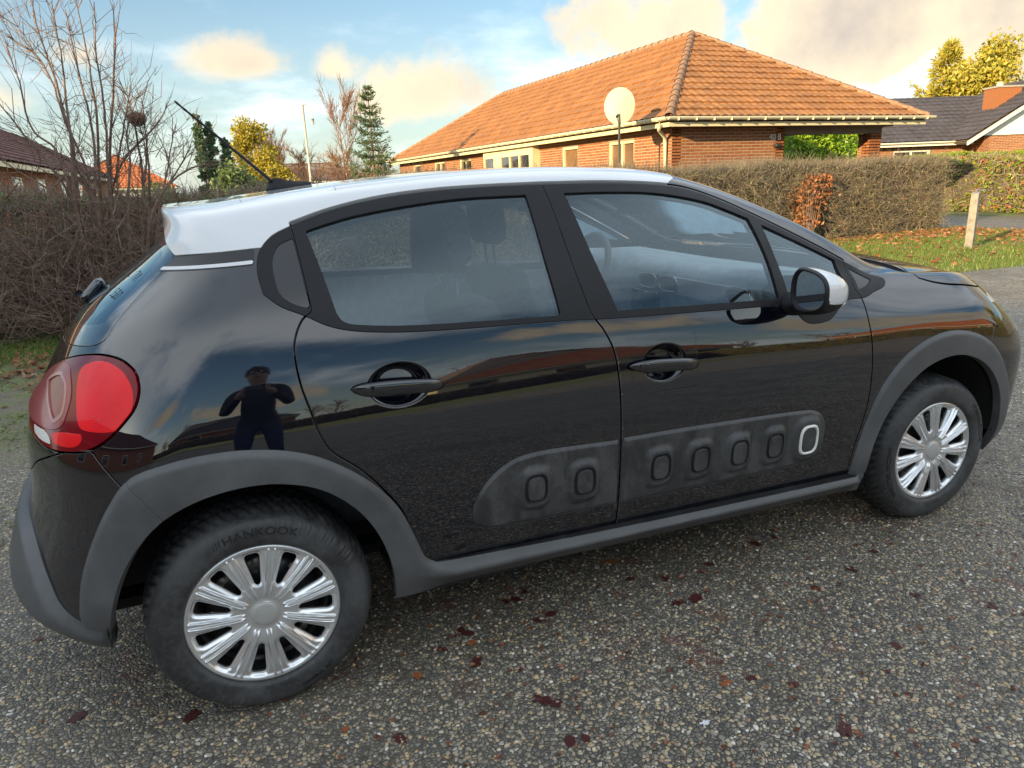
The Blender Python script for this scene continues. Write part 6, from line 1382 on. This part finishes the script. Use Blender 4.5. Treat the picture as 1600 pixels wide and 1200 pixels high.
# marker post on the verge
def post():
    t = thing('marker_post', 'weathered square wooden post with a bent metal strip on top', 'post', (11.94, 5.77, 0), math.radians(20)); m = MB(); V = np.array([(-.06, -.06, -.01), (.06, -.06, -.01), (.06, .06, -.01), (-.06, .06, -.01), (-.055, -.056, .90), (.056, -.055, .925), (.055, .056, .925), (-.056, .055, .90)])
    m.add(V, [(4, 5, 6, 7), (0, 1, 5, 4), (1, 2, 6, 5), (2, 3, 7, 6), (3, 0, 4, 7)]); m.build('shaft', simple('grey_wood', (.27, .245, .21), .9, .25, 9, bump=.4, bscale=40), t); m = MB(); m.tube([(-.03, 0, .91), (-.02, 0, .95), (.06, -.02, .955), (.14, -.05, .935), (.22, -.07, .945)], .010, 6); m.build('metal_strip', M_CHROME, t, True)
post()
def lamp():
    t = thing('street_lamp', 'tall thin street lamp post with a curved arm in the distance', 'street lamp', (6.9, 45.6, 0)); m = MB(); m.tube([(0, 0, 0), (0, 0, 6.3)], [.07, .05], 10); m.build('mast', M_GUTTER, t, True); m = MB(); m.tube([(0, 0, 6.25), (.2, 0, 6.35), (.42, 0, 6.05), (.5, 0, 5.5)], .03, 8); m.build('arm', M_GUTTER, t, True); m = MB(); m.tube([(.5, 0, 5.5), (.52, 0, 5.15)], [.09, .06], 10); m.build('lamp_head', M_CONC, t, True)
lamp()
# fallen leaves on the asphalt, one by one
M_LEAFR = simple('wet_maroon_leaf', (.075, .018, .016), .45, .4, 60, bump=.3, bscale=120); M_LEAFO = simple('orange_brown_leaf', (.30, .095, .03), .5, .4, 50, bump=.3, bscale=120); M_LEAFW = simple('pale_scrap', (.72, .74, .76), .5, .05)
def leaf_mesh(seed, mat):
    rng = np.random.default_rng(seed); n = 22; a = np.linspace(0, 2*np.pi, n, endpoint=False); r = 1+.28*np.cos(a*5+rng.uniform(0, 6))*rng.uniform(.2, 1)+rng.normal(0, .13, n); V = np.stack([r*np.cos(a), r*np.sin(a)*.62, np.abs(rng.normal(0, .10, n))+.03], 1); V = np.concatenate([V, V*[.5, .5, 1]+[0, 0, .03], [[0, 0, .05]]]); i = np.arange(n); j = (i+1) % n
    return np_mesh('fallen_leaf', V, [np.stack([i, j, j+n, i+n], 1), np.stack([i+n, j+n, np.full(n, 2*n)], 1)], mat, True)
LM = [leaf_mesh(k, M_LEAFR) for k in range(4)]; LO = [leaf_mesh(10+k, M_LEAFO) for k in range(3)]
LEAVES = []
PXL = [(1088,935,.055,0),(1060,943,.04,0),(1040,905,.03,0),(1108,882,.035,0),(860,960,.04,0),(840,970,.03,0),(790,940,.03,0),(820,925,.025,0),(805,937,.04,0),(850,1095,.05,0),(870,1100,.035,0),(730,990,.04,0),(720,985,.03,0),(692,1015,.03,0),(745,1035,.045,0),(300,1120,.05,0),(120,1122,.05,0),(1180,850,.04,0),(1210,840,.03,0),(1160,800,.04,0),(1275,920,.035,0),(1330,890,.04,0),(1135,1068,.035,1),(955,879,.045,1),(738,1005,.032,1),(652,1057,.032,1),(115,968,.05,1),(1276,920,.025,1),(1365,862,.03,0),(1550,948,.04,0),(1320,1140,.05,0),(625,1155,.04,0),(890,1160,.04,0),(540,1140,.025,1),(1175,1060,.03,0),(1240,1070,.03,0),(1400,1010,.035,0),(1430,930,.03,0),(985,905,.03,0),(1170,790,.03,0),(915,1155,.03,0),(25,835,.04,1),(60,1000,.03,0)]
for k, (px, py, s, c) in enumerate(PXL):
    d = pxray((px, py)); q = -CAM[2]/d[2]; p = np.array(CAM)+d*q; rg = np.random.default_rng(500+k); o = link('fallen_leaf', (LO if c else LM)[k % (3 if c else 4)]); s *= .56
    o.location = (p[0], p[1], .002); o.scale = (s, s, s*.5); o.rotation_euler = (0, 0, rg.uniform(0, 6.28)); zone = ('beside the rear wheel' if px < 330 else 'below the rear end of the sill' if px < 700 and py < 1030 else 'in the lower left foreground' if px < 700 else 'under the rear door' if px < 900 and py < 1010 else 'in the lower middle foreground' if px < 960 else 'below the door gap' if px < 1130 and py < 960 else 'below the front door' if px < 1300 and py < 930 else 'near the lower right corner' if py > 1000 else 'right of the front door')
    LEAVES.append((o, zone, c, px))
for zone in sorted({l[1] for l in LEAVES}):
    for c in (0, 1):
        L_ = sorted([l for l in LEAVES if l[1] == zone and l[2] == c], key=lambda l: l[3])
        for r, l in enumerate(L_):
            base = ('orange-brown' if c else 'dark maroon wet')+' leaf on the asphalt '+zone
            if len(L_) > 1: base += ', '+('leftmost' if r == 0 else 'rightmost' if r == len(L_)-1 else ORD[r]+' from the left')
            tag(l[0], base, 'leaf', 'fallen leaves on the asphalt')
def flecks():
    rng = np.random.default_rng(61); N = 420; x = rng.normal(1.2, 1.0, N); y = rng.uniform(-1.75, -.45, N)+.15*np.sin(x*3); k = (x > -1.2) & (x < 4.5); P = np.stack([x, y, rng.uniform(.004, .010, N)], 1)[k]
    V, F = leaf_quads(P, .017, rng, .85, .8); V[:, 2] = np.maximum(V[:, 2], .003); tag(mesh_obj('leaf_crumbs', [(V, F)], mat_leaf('leaf_crumbs', [(.10, .03, .022), (.17, .06, .035), (.30, .13, .06), (.12, .04, .03)], .5, .1)), 'small broken leaf crumbs scattered over the asphalt', 'leaf crumbs', kind='stuff')
flecks()
d = pxray((1102, 1131)); p = np.array(CAM)+d*(-CAM[2]/d[2]); o = link('paper_scrap', leaf_mesh(77, M_LEAFW)); o.location = (p[0], p[1], .003); o.scale = (.014, .014, .01); tag(o, 'tiny white scrap on the asphalt near the lower right', 'scrap')

# ------------------------------------------------------------------ the photographer (mirrored in the rear quarter of the car)
def person():
    t = thing('person', 'person in a dark jacket and jeans holding up a phone to photograph the car', 'person', (-.06, -3.16, 0))
    # joints (x, y, z), radius
    J = dict(pelvis=((0, 0, .95), .150), waist=((0, .005, 1.10), .140), chest=((0, 0, 1.30), .160), collar=((0, .0, 1.44), .105), neck=((0, .015, 1.52), .056), head0=((0, .04, 1.60), .088), head1=((0, .045, 1.70), .098), head2=((0, .03, 1.77), .070))
    E = [('pelvis', 'waist'), ('waist', 'chest'), ('chest', 'collar'), ('collar', 'neck'), ('neck', 'head0'), ('head0', 'head1'), ('head1', 'head2')]
    for s, n in ((-1, 'r'), (1, 'l')):
        J.update({'hip'+n: ((s*.10, 0, .90), .105), 'knee'+n: ((s*.125, .02, .50), .066), 'ank'+n: ((s*.13, -.02, .09), .046), 'toe'+n: ((s*.155, .16, .045), .040), 'sh'+n: ((s*.195, .0, 1.41), .074), 'el'+n: ((s*.25, .13, 1.16), .052), 'wr'+n: ((s*.115, .345, 1.33), .034), 'palm'+n: ((s*.098, .405, 1.352), .036)})
        E += [('pelvis', 'hip'+n), ('hip'+n, 'knee'+n), ('knee'+n, 'ank'+n), ('ank'+n, 'toe'+n), ('collar', 'sh'+n), ('sh'+n, 'el'+n), ('el'+n, 'wr'+n), ('wr'+n, 'palm'+n)]
    def skin(name, J, E, root, mat, lv=2):
        k = list(J); me = bpy.data.meshes.new(name); me.from_pydata([J[a][0] for a in k], [(k.index(a), k.index(b)) for a, b in E], []); o = bpy.data.objects.new(name, me); COL.objects.link(o); o.modifiers.new('skin', 'SKIN'); sk = me.skin_vertices[0].data
        for i, a in enumerate(k): sk[i].radius = (J[a][1],)*2; sk[i].use_root = a == root
        sb = o.modifiers.new('sub', 'SUBSURF'); sb.levels = sb.render_levels = lv; dg = bpy.context.evaluated_depsgraph_get(); m2 = bpy.data.meshes.new_from_object(o.evaluated_get(dg)); bpy.data.objects.remove(o)
        for p_ in m2.polygons: p_.use_smooth = True
        m2.name = name; m2.materials.clear(); m2.materials.append(mat); return link(name, m2, t)
    mc = NT('clothed_body'); z = mc.n('ShaderNodeSeparateXYZ', {0: mc.coord('Object')}); zz, yy = z.outputs[2], z.outputs[1]
    c = mc.mix(mc.math('GREATER_THAN', zz, .93), (.035, .045, .085, 1), (.022, .023, .026, 1)); c = mc.mix(mc.math('GREATER_THAN', zz, 1.50), c, (.52, .32, .24, 1)); c = mc.mix(mc.math('GREATER_THAN', yy, .352), c, (.52, .32, .24, 1)); c = mc.mix(mc.math('LESS_THAN', zz, .10), c, (.02, .018, .016, 1)); mc.bsdf(**{'Base Color': c, 'Roughness': .75})
    skinm = simple('skin', (.52, .32, .24), .55, .05); skin('body', J, E, 'pelvis', mc.m)
    for s in (-1, 1):
        for f in range(4):
            z0 = 1.376-.017*f; b = (s*.098, .418, z0); skin('finger', {'a': (b, .0085), 'b': ((s*.100, .452, z0+.002), .0082), 'c': ((s*.088, .482, z0+.003), .0076), 'd': ((s*(.066+.004*abs(f-1)), .489, z0+.002), .0065)}, [('a', 'b'), ('b', 'c'), ('c', 'd')], 'a', skinm, 1)
        skin('thumb', {'a': ((s*.088, .395, 1.335), .011), 'b': ((s*.074, .425, 1.348), .0098), 'c': ((s*.060, .447, 1.362), .0085)}, [('a', 'b'), ('b', 'c')], 'a', skinm, 1)
    m = MB(); rng = np.random.default_rng(1); V, F = lathe([(0, .125), (.05, .115), (.088, .075), (.106, .02), (.104, -.03)], 24, 'z'); V = V*np.array([.96, 1.08, 1]); V += np.array([0, .020, 1.71]); V[:, 2] += .012*np.sin(V[:, 0]*90)*np.sin(V[:, 1]*70); m.add(V, F); m.build('hair', simple('dark_hair', (.03, .02, .015), .6, .2, 40), t, True)
    m = MB(); add_r(m, (-.013, .128, 1.655), (.013, .158, 1.692), .011); m.build('nose', skinm, t, True)
    for s in (-1, 1):
        m = MB(); V, F = lathe([(0, .012), (.008, .009), (.012, 0), (.008, -.009), (0, -.012)], 12, 'z'); m.add(V+np.array([s*.033, .132, 1.705]), F); m.build('eye', M_STRIPE, t, True); m = MB(); add_r(m, (s*.094-.010, .015, 1.66), (s*.094+.010, .05, 1.725), .009); m.build('ear', skinm, t, True)
    m = MB(); add_r(m, (-.024, .122, 1.622), (.024, .136, 1.634), .006); m.build('mouth', simple('lips', (.38, .15, .13), .5, .05), t, True)
    p = thing('phone', 'black smartphone held sideways in the hands of the person', 'phone', (-.06, -2.688, 1.372)); m = MB(); add_r(m, (-.079, -.004, -.037), (.079, .004, .037), .0035); m.build('phone_body', M_DARKGLASS, p, True); m = MB(); m.box((-.074, -.0046, -.033), (.074, -.0042, .033)); m.build('screen', M_PANE, p); m = MB(); add_r(m, (.045, .004, .005), (.072, .0055, .032), .0007); m.build('camera_bump', M_TRIM, p, True)
person()
